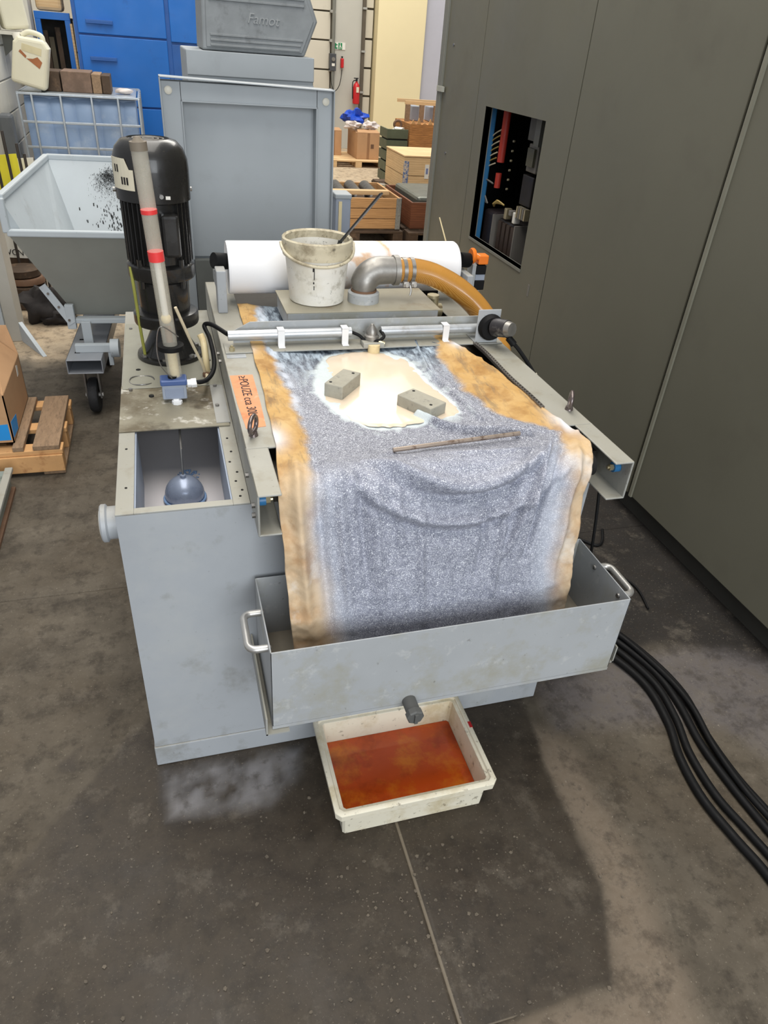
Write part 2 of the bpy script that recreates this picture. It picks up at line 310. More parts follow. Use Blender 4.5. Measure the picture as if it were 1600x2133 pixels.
# ------------------------------------------------------------------ setting: floor
def build_floor():
    fx = np.arange(-1.05, 1.951, 0.0125); fy = np.arange(0.0, 3.151, 0.0125)
    xs = np.concatenate([np.arange(-4.0, -1.06, 0.3), fx, np.arange(2.2, 7.1, 0.3), [0.4315, 0.4335, 0.436, 0.4385, 0.4405]])
    ys = np.concatenate([np.arange(-7.0, -0.1, 0.4), fy, np.arange(3.25, 6.1, 0.06), np.arange(6.3, 14.6, 0.3), [2.101, 2.103, 2.105, 2.107, 2.109, 0.508, 0.51, 0.5125]])
    xs = np.unique(np.round(xs, 5)); ys = np.unique(np.round(ys, 5)); X, Y = np.meshgrid(xs, ys); nx, ny = len(xs), len(ys)
    n1 = nz(X, Y, 2.2, 1.3, 4); n2 = nz(X, Y, 9.0, 5.1, 4); n3 = nz(X, Y, 34.0, 9.7, 2)
    wob = 0.035*n1+0.018*n2
    wet = 1-sstep(pdist(X, Y, [(0.99,1.5),(0.93,1.23),(0.894,1.06),(0.888,0.88),(0.877,0.71),(0.787,0.514),(0.678,0.513),(0.526,0.503),(0.45,0.2),(-1.2,0.1),(-0.75,0.95),(-0.4,1.35),(-0.1,1.5)])+0.35*wob+0.35*sstep(-X,0.0,0.5)*np.clip(n1,-0.3,0.3), -0.006, 0.012)
    wet *= 1-0.35*sstep(-X+0.25*n1, 0.25, 0.75)
    dry = 1-sstep(pdist(X, Y, [(0.93,1.2),(0.894,1.06),(0.888,0.88),(0.877,0.71),(0.787,0.514),(0.678,0.513),(0.526,0.503),(0.5,0.2),(0.85,0.1),(0.95,0.4),(1.0,0.74),(1.02,1.05),(1.0,1.15)])+0.8*wob, -0.05, 0.04)
    dry *= 1-wet
    chalk = (1-sstep(pdist(X, Y, [(-0.15,1.30),(0.26,1.30),(0.23,1.19),(0.118,1.11),(-0.136,1.14)])+0.5*wob, -0.04, 0.02))*np.clip(0.55+0.7*n2+0.3*n3, 0, 1)
    oil_shade = 1-sstep(pdist(X, Y, [(1.0,1.32),(1.0,3.4),(2.0,3.4),(2.0,1.16),(1.74,1.31),(1.6,1.42),(1.3,1.44),(1.12,1.25)])+wob, -0.04, 0.06)  # oily floor plus the shadow beside the enclosure, both painted near-black
    grey = (1-sstep(pdist(X, Y, [(1.68,1.40),(1.9,1.27),(1.9,1.0),(1.6,0.93),(1.45,1.1),(1.0,1.17),(1.0,1.36),(1.3,1.42)])+wob, -0.05, 0.03))
    sand = sstep(Y+0.3*n1, 4.2, 4.6)
    crust = np.exp(-(pdist(X, Y, [(-0.02,1.02),(0.03,1.0),(0.08,0.99),(0.13,0.93),(0.2,0.885)], False)/0.012)**2)*0.9
    crust += np.exp(-(pdist(X, Y, [(-0.13,1.3),(-0.15,1.2),(-0.14,1.13),(0.02,1.08),(0.1,1.1)], False)/0.012)**2)*0.8
    jt = np.zeros_like(X); jt[np.abs(X-0.436) < 0.003] = 1
    jd = np.zeros_like(X); jd[np.abs(Y-2.105) < 0.003] = 1
    j3 = (np.abs(Y-0.51) < 0.0016) & (X > 0.44) & (X < 0.56); jt[j3] = 0.9
    Z = -0.0015*jt-0.004*jd+0.0006*n2*(np.abs(X) < 2)-0.0006
    Z = np.minimum(Z, 0.0)
    me = bpy.data.meshes.new('floor'); V = np.stack([X, Y, Z], -1).reshape(-1, 3)
    F = [(j*nx+i, j*nx+i+1, (j+1)*nx+i+1, (j+1)*nx+i) for j in range(ny-1) for i in range(nx-1)]
    me.from_pydata(V.tolist(), [], F); me.update()
    for nm, A in (('m1', np.stack([wet, dry, chalk, np.clip(oil_shade, 0, 1)], -1)), ('m2', np.stack([grey, sand, np.clip(crust, 0, 1), jt], -1))):
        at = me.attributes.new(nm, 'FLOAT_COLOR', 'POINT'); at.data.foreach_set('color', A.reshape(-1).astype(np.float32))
    o = bpy.data.objects.new('floor', me); COL.objects.link(o); me.shade_smooth()
    m = bpy.data.materials.new('concrete_floor'); m.use_nodes = True; nt = m.node_tree; N = nt.nodes; L = nt.links; b = N['Principled BSDF']
    tc = N.new('ShaderNodeTexCoord')
    def noi(s, d=6, r=0.65):
        n = N.new('ShaderNodeTexNoise'); n.inputs['Scale'].default_value = s; n.inputs['Detail'].default_value = d; n.inputs['Roughness'].default_value = r
        L.new(tc.outputs['Object'], n.inputs[0]); return n.outputs[0]
    def rng(v, a, c, lo=0., hi=1.):
        r = N.new('ShaderNodeMapRange'); r.inputs[1].default_value = a; r.inputs[2].default_value = c; r.inputs[3].default_value = lo; r.inputs[4].default_value = hi
        L.new(v, r.inputs[0]); return r.outputs[0]
    def mul(a, c):
        x = N.new('ShaderNodeMath'); x.operation = 'MULTIPLY'
        for i, v in enumerate((a, c)):
            if isinstance(v, (int, float)): x.inputs[i].default_value = v
            else: L.new(v, x.inputs[i])
        return x.outputs[0]
    def mix(f, A, B):
        x = N.new('ShaderNodeMix'); x.data_type = 'RGBA'; L.new(f, x.inputs[0])
        for s, v in ((6, A), (7, B)):
            if isinstance(v, tuple): x.inputs[s].default_value = v
            else: L.new(v, x.inputs[s])
        return x.outputs[2]
    def att(nm):
        a = N.new('ShaderNodeAttribute'); a.attribute_name = nm; s = N.new('ShaderNodeSeparateColor'); L.new(a.outputs['Color'], s.inputs[0])
        return s.outputs[0], s.outputs[1], s.outputs[2], a.outputs['Alpha']
    wet_, dry_, chalk_, oil_shade_ = att('m1'); grey_, sand_, crust_, jt_ = att('m2')
    mid = noi(4.5); fine = noi(26); micro = noi(140, 4)
    c = mix(rng(mid, 0.3, 0.7), srgb(70, 63, 53), srgb(102, 94, 82))
    c = mix(mul(rng(noi(1.7), 0.45, 0.65), 0.5), c, srgb(76, 65, 50))
    c = mix(mul(sand_, 1.0), c, mix(rng(mid, 0.3, 0.7), srgb(172, 152, 126), srgb(196, 178, 152)))
    c = mix(mul(dry_, 0.9), c, mix(rng(fine, 0.3, 0.7), srgb(112, 99, 84), srgb(130, 117, 102)))
    c = mix(mul(wet_, rng(mid, 0.25, 0.7, 0.95, 0.66)), c, mix(rng(fine, 0.3, 0.75), srgb(40, 33, 25), srgb(64, 54, 43)))
    c = mix(mul(oil_shade_, 0.95), c, mix(rng(mid, 0.3, 0.7), srgb(24, 22, 21), srgb(40, 36, 33)))
    c = mix(mul(grey_, rng(fine, 0.3, 0.65, 0.35, 0.85)), c, srgb(98, 93, 93))
    c = mix(mul(rng(noi(11, 7, 0.7), 0.5, 0.62), 0.45), c, srgb(36, 30, 24))
    c = mix(mul(rng(noi(7, 7, 0.75), 0.55, 0.68), 0.3), c, srgb(126, 117, 104))
    c = mix(mul(crust_, 0.75), c, srgb(44, 37, 30))
    c = mix(mul(chalk_, 0.7), c, srgb(160, 158, 160))
    c = mix(mul(rng(fine, 0.54, 0.68), 0.45), c, srgb(44, 38, 31))
    c = mix(mul(rng(micro, 0.62, 0.7), 0.4), c, srgb(150, 140, 124))
    c = mix(mul(rng(noi(60, 5), 0.68, 0.73), 0.45), c, srgb(168, 158, 142))
    c = mix(mul(jt_, 0.6), c, srgb(140, 129, 112))
    L.new(c, b.inputs['Base Color'])
    L.new(mix(wet_, mix(rng(mid, 0.3, 0.7), (0.75,)*3+(1,), (0.85,)*3+(1,)), mix(rng(mid, 0.35, 0.7), (0.42,)*3+(1,), (0.7,)*3+(1,))), b.inputs['Roughness'])
    b.inputs['Specular IOR Level'].default_value = 0.35
    bp = N.new('ShaderNodeBump'); bp.inputs['Strength'].default_value = 0.22; bp.inputs['Distance'].default_value = 0.004; L.new(fine, bp.inputs['Height']); L.new(bp.outputs[0], b.inputs['Normal'])
    me.materials.append(m)
    tag(o, 'stained concrete floor with wet dark area and sawn joints', 'floor'); return struct(o)
build_floor()
def chips():
    mb = MB()
    for k in range(420):
        t = random.random()
        if t < 0.6: x, y = random.gauss(0.38, 0.16), random.gauss(0.78, 0.14)
        else: x, y = random.uniform(-0.5, 1.1), random.uniform(0.4, 1.2)
        if y > 1.27 and -0.2 < x < 1.0: continue
        if 0.24 < x < 0.72 and y > 0.94: continue
        s = random.choice((0.0012, 0.0016, 0.0022, 0.003, 0.0045)); a = random.random()*6.28
        p = [(x+s*random.uniform(0.6,1.3)*math.cos(a+q), y+s*random.uniform(0.6,1.3)*math.sin(a+q), 0) for q in (0, 1.3, 2.6, 3.8, 5.1)]
        mb.ext(p, (0, 0, s*0.6))
    o = mb.build('floor_debris', M('debris', srgb(104, 95, 83), 0.9, var=0.35, vscale=50), origin=(0.4, 0.8, 0), kind='stuff')
    tag(o, 'small crumbs and chips scattered on the floor before the white bin', 'debris', kind='stuff')
chips()

# ------------------------------------------------------------------ setting: walls
def wall_left():
    base = MB().box(-1.35, -1.16, 5.0, 14.2, 0, 4.2).build('wall_left', m_joint); tag(struct(base), 'whitewashed block wall along the left side', 'wall')
    h = 0.24; L_ = 0.5
    for r in range(9):
        for k in range(9):
            y0 = 5.0+k*L_+(0.25 if r % 2 else 0); y1 = min(y0+L_, 9.8)-0.012
            MB().box(-1.17, -1.147, y0, y1, r*h+0.006, (r+1)*h-0.006).build('block', m_block, base, bevel=0.004)
wall_left()
def wall_back():
    base = MB().box(-1.3, 3.75, 14.0, 14.3, 0, 4.2).build('wall_back', M('panel_joint', srgb(96, 90, 78), 0.9)); tag(struct(base), 'beige panelled back wall of the hall', 'wall')
    zs = [0, 0.6, 1.2, 1.62, 2.02, 2.5, 3.2]
    for a, c in zip(zs[:-1], zs[1:]):
        MB().box(-1.3, 3.02, 13.96, 14.01, a+0.012, c-0.012).build('panel', m_beige, base, bevel=0.004)
    MB().box(3.09, 3.56, 13.955, 14.01, 0, 3.2).build('pillar', m_greywall, base, bevel=0.004)
    for k in range(7):
        MB().box(3.6, 3.75, 13.96, 14.01, k*0.42+0.015, (k+1)*0.42-0.015).build('panel', m_beige, base, bevel=0.004)
    y = MB().box(3.78, 4.62, 13.75, 14.3, 0, 4.2).build('wall_right', m_yellow, bevel=0.01); tag(struct(y), 'cream yellow wall section at the far end', 'wall')
    l = MB().box(4.62, 6.6, 13.85, 14.3, 0, 4.2).build('wall_side', m_lav); tag(struct(l), 'pale lavender wall section beside the cream one', 'wall')
    p = thing('wall_pipe', (3.06, 13.9, 0), 'thin grey vertical pipe running up the back wall', 'pipe')
    MB().cyl((3.06,13.9,0), (3.06,13.9,3.4), 0.03).build('pipe', m_enclside, p, smooth=40)
    for z in (1.2, 1.62, 2.02, 2.6): MB().box(3.0, 3.09, 13.88, 13.965, z-0.02, z+0.02).build('clip', m_rail, p)
    p = thing('conduit', (3.58, 13.93, 0), 'dark vertical conduit beside the cream yellow wall', 'conduit')
    MB().box(3.555, 3.61, 13.9, 13.96, 0, 3.4).build('duct', M('conduit_dark', srgb(90,82,70), 0.7), p)
    for z in (0.9, 1.5, 2.1): MB().box(3.55, 3.62, 13.88, 13.9, z-0.015, z+0.015).build('strap', m_rail, p)
wall_back()
# fixtures on the far wall
e = thing('fire_extinguisher', (3.47, 13.82, 0.72), 'red fire extinguisher hanging on the far pillar', 'fire extinguisher')
MB().lathe((3.47,13.82,0.72), [(0.04,0),(0.058,0.01),(0.06,0.04),(0.06,0.25),(0.045,0.3),(0.02,0.32),(0.02,0.34)], 20).build('cylinder', m_red, e, smooth=40)
MB().box(3.455,3.485,13.81,13.83,1.06,1.1).box(3.42,3.5,13.812,13.828,1.1,1.115).build('valve', m_black, e)
MB().tube(smooth_path([(3.46,13.81,1.08),(3.40,13.8,1.05),(3.40,13.8,0.9),(3.405,13.8,0.8)]), 0.008, 8).build('hose', m_rubber, e, smooth=40)
MB().box(3.455,3.5,13.75,13.765,0.9,0.98).build('label', m_label, e)
MB().box(3.44,3.5,13.88,13.955,0.85,0.88).build('bracket', m_black, e)
e = thing('switch_box', (3.03, 13.9, 1.19), 'dark grey wall switch box with hanging cable', 'switch box')
MB().box(3.0,3.11,13.86,13.955,1.19,1.44).build('housing', M('switch_dark', srgb(70,72,76), 0.5), e, bevel=0.006)
MB().cyl((3.06,13.845,1.36), (3.06,13.862,1.36), 0.03).build('knob', m_modgrey, e, smooth=40)
MB().box(3.035,3.085,13.855,13.861,1.26,1.3).build('label', m_white, e)
MB().tube(smooth_path([(3.03,13.9,1.2),(3.04,13.88,1.0),(3.1,13.86,0.9),(3.18,13.86,1.0),(3.22,13.88,1.22)]), 0.006, 6).build('cable', m_rubber, e)
e = thing('pull_handle', (3.22, 13.92, 1.22), 'small red handset hooked beside the wall switch box', 'handle')
MB().box(3.2,3.25,13.88,13.955,1.24,1.38).build('grip', m_red, e, bevel=0.012)
MB().box(3.215,3.235,13.9,13.955,1.37,1.41).build('hook', m_black, e)
e = thing('exit_sign', (3.17, 13.95, 1.5), 'small green and white emergency exit sign', 'sign')
MB().box(3.09,3.28,13.945,13.956,1.5,1.6).build('board', m_white, e)
MB().box(3.16,3.225,13.94,13.946,1.505,1.595).build('running_figure_panel', M('sign_green', srgb(30,130,80), 0.5), e)
MB().box(3.10,3.12,13.94,13.946,1.51,1.59).box(3.12,3.145,13.94,13.946,1.51,1.53).box(3.12,3.145,13.94,13.946,1.56,1.575).build('letter_mark', M('sign_green', srgb(30,130,80), 0.5), e)
MB().sphere((3.19,13.938,1.58),0.009,8).box(3.18,3.2,13.937,13.94,1.54,1.568).box(3.175,3.184,13.937,13.94,1.51,1.545).box(3.2,3.209,13.937,13.94,1.515,1.545).build('pictogram', m_white, e)

# ------------------------------------------------------------------ large enclosure on the right
def enclosure():
    T = thing('machine_enclosure', (2.4, 2.3, 0), 'tall olive-grey sheet metal enclosure filling the right side', 'enclosure')
    X0 = 1.86; H = 3.2
    MB().box(1.915, 3.3, 0.0, 5.05, 0.0, 0.10).build('kick_base', M('kick_grey', srgb(70,68,63), 0.6), T)
    # frame behind the panels, with a cavity where the hatch is missing
    (MB().box(1.90, 3.3, 0.0, 3.50, 0.10, H).box(1.90, 3.3, 4.95, 5.08, 0.10, H).box(1.90, 3.3, 3.50, 4.95, 0.10, 0.62).box(1.90, 3.3, 3.50, 4.95, 1.50, H)
     .box(2.42, 3.3, 3.50, 4.95, 0.62, 1.50)).build('frame', m_dark, T)
    MB().box(X0, 1.9, 4.476, 5.10, 0.11, H).build('panel', m_encl, T, bevel=0.003)
    y0, y1, z0, z1 = 3.566, 4.33, 0.705, 1.42
    p = (MB().box(X0,1.9,3.29,y0,0.11,H).box(X0,1.9,y1,4.466,0.11,H).box(X0,1.9,y0,y1,0.11,z0).box(X0,1.9,y0,y1,z1,H)).build('panel', m_encl, T)
    MB().box(X0,1.9,2.21,3.284,0.11,H).build('panel', m_encl, T, bevel=0.003)
    MB().box(X0,1.9,0.0,2.175,0.11,H).build('panel', m_encl, T, bevel=0.004)
    MB().box(1.868,1.9,2.175,2.21,0.11,H).build('door_gap', m_black, T)
    MB().box(1.852,1.868,2.172,2.188,0.11,H).build('edge_strip', M('edge_strip', srgb(128,126,112), 0.5), T)
    MB().box(1.845, 1.92, 5.08, 5.15, 0.0, H).build('corner_post', m_enclside, T, bevel=0.004)
    MB().box(1.835, 1.85, 5.02, 5.13, 1.44, 1.47).build('hinge', M('hinge_pale', srgb(170,170,160), 0.5), T)
    f = (MB().box(1.862,1.905,y0-0.012,y0,z0-0.012,z1+0.012).box(1.862,1.905,y1,y1+0.012,z0-0.012,z1+0.012).box(1.862,1.905,y0,y1,z1,z1+0.012).box(1.855,1.905,y0,y1,z0-0.014,z0)).build('hatch_frame', m_enclside, T)
    # control gear inside the open hatch
    before = set(T.children)
    MB().box(2.40,2.42,3.3,4.7,0.62,1.5).build('back_plate', M('gear_back', srgb(30,28,27), 0.6), T)
    MB().box(1.905,1.945,4.145,4.205,0.64,1.48).build('blue_duct', m_ductblue, T, bevel=0.01)
    MB().cyl((1.97,4.06,1.14),(1.97,4.06,1.48),0.022).build('red_duct', m_ductred, T, smooth=40)
    MB().cyl((1.97,4.06,1.0),(1.97,4.06,1.08),0.018).build('red_relay', m_ductred, T, smooth=40)
    for k in range(7):
        a = k/6; MB().tube(smooth_path([(1.95,4.21,1.02),(1.93,4.20,1.06+0.012*k),(1.935,4.16,1.10+0.026*k),(1.95,4.09-0.004*k,1.13+0.03*k)]), 0.0038, 6).build('wire', m_ywire if k % 2 else m_wire, T)
    for k in range(4):
        MB().tube(smooth_path([(1.95,4.08,1.02),(1.93,4.17+0.01*k,1.03),(1.93,4.215-0.012*k,0.98),(1.95,4.18-0.02*k,0.90)]), 0.005, 6).build('wire', m_modgrey, T)
    for k in range(4):
        MB().tube(smooth_path([(1.96,4.04,0.90),(1.93,3.99-0.015*k,0.925+0.008*k),(1.95,3.94-0.02*k,0.935)]), 0.005, 6).build('wire', m_ywire, T)
    MB().box(1.99,2.4,3.64,3.76,1.14,1.28).build('contactor', m_modgrey, T, bevel=0.006)
    MB().box(1.975,1.992,3.66,3.74,1.17,1.26).build('contactor_face', M('face_olive', srgb(96,94,78), 0.5), T)
    MB().box(2.0,2.4,3.66,3.8,0.96,1.12).build('relay_block', m_module, T, bevel=0.006)
    MB().box(1.97,2.4,3.70,3.96,0.64,0.85).build('drive_module', m_module, T, bevel=0.01)
    for k in range(4): MB().box(1.955,1.97,3.715+k*0.06,3.755+k*0.06,0.66,0.84).build('cooling_fin', M('fin_brown', srgb(58,46,40), 0.5), T)
    for ya in (3.672,3.984): MB().box(1.945,2.4,ya+0.012,ya+0.022,0.64,0.86).build('module_rail', m_modgrey, T)
    MB().box(1.97,2.4,4.04,4.2,0.64,0.86).build('motor_block', M('motor_dark', srgb(52,46,48), 0.4), T, bevel=0.02)
    for k in range(3): MB().box(1.96,2.0,3.74+k*0.06,3.77+k*0.06,0.86+0.03*(k==1),0.92).build('terminal', (m_white, m_modgrey, m_brass)[k], T, bevel=0.004)
    for k in range(5): MB().box(1.96,1.99,3.62+0.025*k,3.635+0.025*k,0.90,0.96).build('connector', (m_brass, m_modgrey)[k % 2], T)
    MB().box(1.95,2.2,3.58,3.64,1.28,1.48).build('bracket', m_enclside, T)
    MB().box(1.955,1.99,3.60,3.72,1.30,1.44).build('plate', M('face_grey2', srgb(92,90,82), 0.5), T)
    for k in range(6): MB().cyl((1.955,3.90,1.02+0.05*k),(1.965,3.90,1.02+0.05*k),0.006,n=8).build('terminal_screw', m_brass, T)
    for o in set(T.children)-before: o.location.y += 0.20
    MB().box(1.8575,1.86,3.43,3.445,0.60,0.66).build('name_plate', m_modgrey, T)
    for (y, z) in ((4.95,1.7),(4.9,1.1)): MB().cyl((1.855,y,z),(1.861,y,z),0.008,n=10).build('screw', m_steel, T)
enclosure()

# ------------------------------------------------------------------ filter machine
FM = thing('band_filter_unit', (0.42, 1.95, 0), 'grey coolant band filter unit with tank, side rails and roll holder', 'filter machine')
X0, X1, Y0, Y1, ZT = -0.156, 0.985, 1.315, 2.62, 0.833
t = 0.004
(MB().box(X0,X0+t,Y0+t,Y1-t,0.075,ZT-0.004).box(X0,X1,Y0,Y0+t,0.075,ZT-0.004).box(X1-t,X1,Y0+t,Y1-t,0.075,ZT-0.004).box(X0,X1,Y1-t,Y1,0.075,ZT-0.004).box(X0+t,X1-t,Y0+t,Y1-t,0.076,0.08)
 .box(0.112,0.116,Y0+t,Y1-t,0.08,ZT-0.004)).build('tank_shell', m_grey, FM)
MB().box(X0-0.003,X1+0.003,Y0-0.004,Y1,0.0,0.074).build('plinth', m_grey, FM, bevel=0.003)
(MB().box(X0,-0.118,Y0,1.70,ZT-0.004,ZT).box(-0.118,0.09,Y0,1.336,ZT-0.004,ZT).box(0.09,0.127,Y0,1.70,ZT-0.004,ZT).box(X0,0.127,1.70,Y1,ZT-0.004,ZT)).build('tank_rim', m_rail, FM, bevel=0.001)
MB().box(-0.151,0.112,Y0+t,Y1-t,0.60,0.665).build('coolant', m_milk, FM, label='milky white coolant in the open tank')
for xa in (-0.118, 0.0865): MB().box(xa,xa+0.0035,1.336,1.70,0.60,ZT-0.004).build('hatch_lining', M('lining_bluegrey', srgb(150,160,176), 0.5), FM)
MB().box(0.13,0.98,Y0,Y1,ZT-0.004,0.89).build('deck', M('deck_dark', srgb(70,66,60), 0.6), FM)
# cover plates
c1 = MB().box(-0.156,0.119,1.686,1.965,ZT+0.0005,ZT+0.0045).build('cover_plate', m_plate, FM, bevel=0.001)
c2 = MB().box(-0.152,0.121,1.94,2.47,ZT+0.0046,ZT+0.0076).build('cover_plate', M('back_plate', srgb(146,144,130), 0.5, var=0.1, vscale=6, spots=[(srgb(112,98,70),8,0.54,0.7,0.6),(srgb(66,58,46),30,0.66,0.75,0.5)], bump=0.05), FM, bevel=0.001)
MB().box(0.086,0.121,1.70,2.05,ZT+0.0046,ZT+0.0058).build('splash_strip', m_grey, FM)
for (x, y) in ((-0.13,1.93),(0.10,1.93),(0.096,1.80),(-0.135,2.42),(0.098,2.12),(0.10,2.05)):
    MB().cyl((x,y,ZT+0.004),(x,y,ZT+0.011),0.0055,n=6).build('bolt', m_steel, FM)
for (x, y) in ((-0.075,1.885),(-0.11,2.07)): MB().cyl((x,y,ZT+0.0046),(x,y,ZT+0.0085),0.007,n=12).build('plug', m_dark, FM)
for k, (x, y) in enumerate([(0.105,1.62),(0.108,1.55),(0.10,1.50),(0.112,1.45),(0.105,1.41),(0.115,1.37),(0.108,1.345),(-0.137,1.6),(-0.135,1.42)]):
    MB().cyl((x,y,ZT-0.001),(x,y,ZT+0.0012),0.003,n=8).build('rivet', m_dark, FM)
ring = [(-0.10+0.034*math.cos(a), 1.99+0.034*math.sin(a), ZT+0.0085+0.0015*math.sin(3*a)) for a in np.linspace(0, 5.6, 30)]
wr = MB().tube(ring, 0.0016, 6).build('wire_loop', m_steel); tag(wr, 'thin steel wire loop lying on the tank cover beside the pump', 'wire')
# side rails: channel sections open towards the fleece
def rail(xo, sgn):
    w_, z0, z1, y0, y1, tk = 0.088, 0.834, 0.935, 1.18, 2.62, 0.005
    xi = xo+sgn*w_; xn = xo+sgn*0.050
    a, b_ = sorted((xo, xo+sgn*tk)); mb = MB().box(a, b_, y0, y1, z0, z1)
    for zz in (z0, z1-tk):
        a, b_ = sorted((xo, xi)); mb.box(a, b_, 1.375, y1, zz, zz+tk)
        a, b_ = sorted((xo, xn)); mb.box(a, b_, y0, 1.375, zz, zz+tk)
    r = mb.build('side_rail', m_rail, FM, bevel=0.0025)
    # bearing nut with bolt at the open end
    x = xo+sgn*0.006
    nut = MB().cyl((x,1.225,0.897),(x+sgn*0.016,1.225,0.897),0.0125,n=16).build('bearing_nut', m_bluecap, FM, smooth=40)
    MB().cyl((x+sgn*0.016,1.225,0.897),(x+sgn*0.026,1.225,0.897),0.008,n=6).cyl((x+sgn*0.026,1.225,0.897),(x+sgn*0.031,1.225,0.897),0.004,n=8).build('bolt', m_brass, FM)
    for (y, z) in ((1.225,0.885),(1.225,0.86),(1.33,0.895),(2.0,0.885),(2.06,0.885)):
        MB().cyl((xo-sgn*0.007,y,z),(xo,y,z),0.006,n=6).build('bolt', m_steel, FM)
    return r
rail(0.127, 1); rail(0.99, -1)
for (x, y) in ((0.152,1.435),(0.968,1.458)):
    pts = [(x+0.004*0, y+0.020*math.cos(a), 0.962+0.020*math.sin(a)) for a in np.linspace(0, 2*math.pi, 24, endpoint=False)]
    MB().tube([(p[0]+ (p[1]-y)*0.5, p[1], p[2]) for p in pts], 0.0052, 10, closed=True).cyl((x,y,0.935),(x,y,0.944),0.011,0.009,n=16).build('lifting_eye', M('eye_steel', srgb(120,110,108), 0.3, metal=0.8), FM, smooth=50)
MB().cyl((0.18,1.262,0.886),(0.935,1.262,0.886),0.026,n=24).build('front_roller', m_dark, FM, smooth=40)
# orange note on the left rail
st = MB().add([(0.132,1.775,0.9355),(0.192,1.775,0.9355),(0.190,1.60,0.9355),(0.186,1.475,0.9355),(0.140,1.468,0.9355),(0.134,1.60,0.9355)], [(5,4,3,2,1,0)])
st = MB().ext([(0.132,1.775,0.9352),(0.192,1.775,0.9352),(0.190,1.60,0.9352),(0.186,1.475,0.9352),(0.140,1.468,0.9352),(0.134,1.60,0.9352)], (0,0,0.0006)).build('note_label', m_sticker_or, FM, label='worn orange label with hand lettering')
text('lettering', '\u2265POUZE cca 30L', 0.033, m_ink, st, (0.163, 1.652, 0.9362), (0,-1,0), (1,0,0), 0.0003)
MB().box(0.137,0.19,1.895,1.918,0.9352,0.9375).build('plate_tag', m_pipe, FM)
# roll holder posts
for x0, x1 in ((0.146,0.176),(0.992,1.014)):
    MB().box(x0,x1,2.275,2.335,0.80 if x0 > 0.9 else 0.935,1.068 if x0 < 0.5 else 1.045).build('roll_post', m_grey, FM, bevel=0.003)
for xa, xb in ((0.146,0.1895),(0.986,1.03)): MB().cyl((xa,2.36,1.078),(xb,2.38,1.07),0.025,n=24).build('roll_shaft', m_rubber, FM, smooth=40)
for xa, xb in ((0.146,0.176),(0.992,1.014)): MB().box(xa,xb,2.335,2.43,1.0,1.045).build('shaft_cradle', m_grey, FM, bevel=0.003)
# inlet box, elbow stub
MB().box(0.335,0.815,2.065,2.28,0.945,1.0).build('inlet_box', m_traygrey, FM, bevel=0.003)
MB().box(0.33,0.82,2.06,2.285,1.0,1.004).build('inlet_lid', M('lid_dusty', srgb(158,152,134), 0.55, var=0.1, spots=[(srgb(126,104,74),10,0.54,0.7,0.6)]), FM, bevel=0.001)
MB().lathe((0.592,2.16,1.004), [(0.05,0),(0.05,0.028),(0.043,0.032)], 28).build('pipe_socket', m_traygrey, FM, smooth=40)
elb = [(0.592,2.16,1.032),(0.592,2.16,1.05)]+[(0.592+0.055*(1-math.cos(a)), 2.16+0.012*math.sin(a), 1.05+0.045*math.sin(a)) for a in np.linspace(0.2, math.pi/2, 8)]+[(0.692,2.172,1.095)]
MB().tube(elb, [0.036,0.038]+[0.043]*8+[0.041], 24).build('pipe_elbow', m_cast, FM, smooth=50)
MB().tube([(0.592,2.16,1.030),(0.592,2.16,1.042)],0.041,24).build('elbow_collar', m_brown, FM, smooth=40)
MB().tube([(0.688,2.172,1.095),(0.704,2.172,1.095)],0.046,24).build('elbow_ring', m_cast, FM, smooth=40)
# rear fittings to the right of the inlet box
MB().cyl((0.83,2.2,0.955),(0.875,2.2,0.955),0.022,n=16).cyl((0.85,2.2,0.955),(0.85,2.2,1.0),0.014,n=12).cyl((0.84,2.19,1.0),(0.84,2.19,1.01),0.02,n=12).build('drain_valve', m_brass, FM, smooth=40)
MB().box(0.80,0.94,2.40,2.55,0.89,1.0).build('drive_block', m_dark, FM, bevel=0.006)
# spray bar: angle, pipes, clips
MB().box(0.136,0.985,1.925,2.0,0.9355,0.9395).build('spray_shelf', m_rail, FM, bevel=0.001)
MB().ext([(0.165,2.0,0.9395),(0.975,2.0,0.9395),(0.975,2.0,0.985),(0.955,2.0,1.0),(0.215,2.0,1.0),(0.165,2.0,0.975)], (0,0.004,0)).build('spray_upright', m_traygrey, FM)
pz, py = 0.972, 1.972
MB().cyl((0.148,py,pz),(0.508,py,pz),0.0145,n=20).build('spray_pipe', m_pipe, FM, smooth=40)
MB().cyl((0.600,py,pz),(0.925,py,pz),0.0135,n=20).build('spray_pipe', m_pipe, FM, smooth=40)
for x in (0.298, 0.487, 0.805):
    MB().box(x-0.010,x+0.010,py-0.018,py-0.0135,0.9395,pz+0.017).box(x-0.010,x+0.010,py-0.018,py+0.012,pz+0.0145,pz+0.018).box(x-0.010,x+0.010,py-0.03,py-0.0135,0.9395,0.943).build('pipe_clip', m_glandw, FM, bevel=0.001)
MB().cyl((0.155,1.94,0.9395),(0.155,1.94,0.95),0.008,n=6).cyl((0.155,1.94,0.95),(0.155,1.94,0.955),0.004,n=8).build('bolt', m_brass, FM)
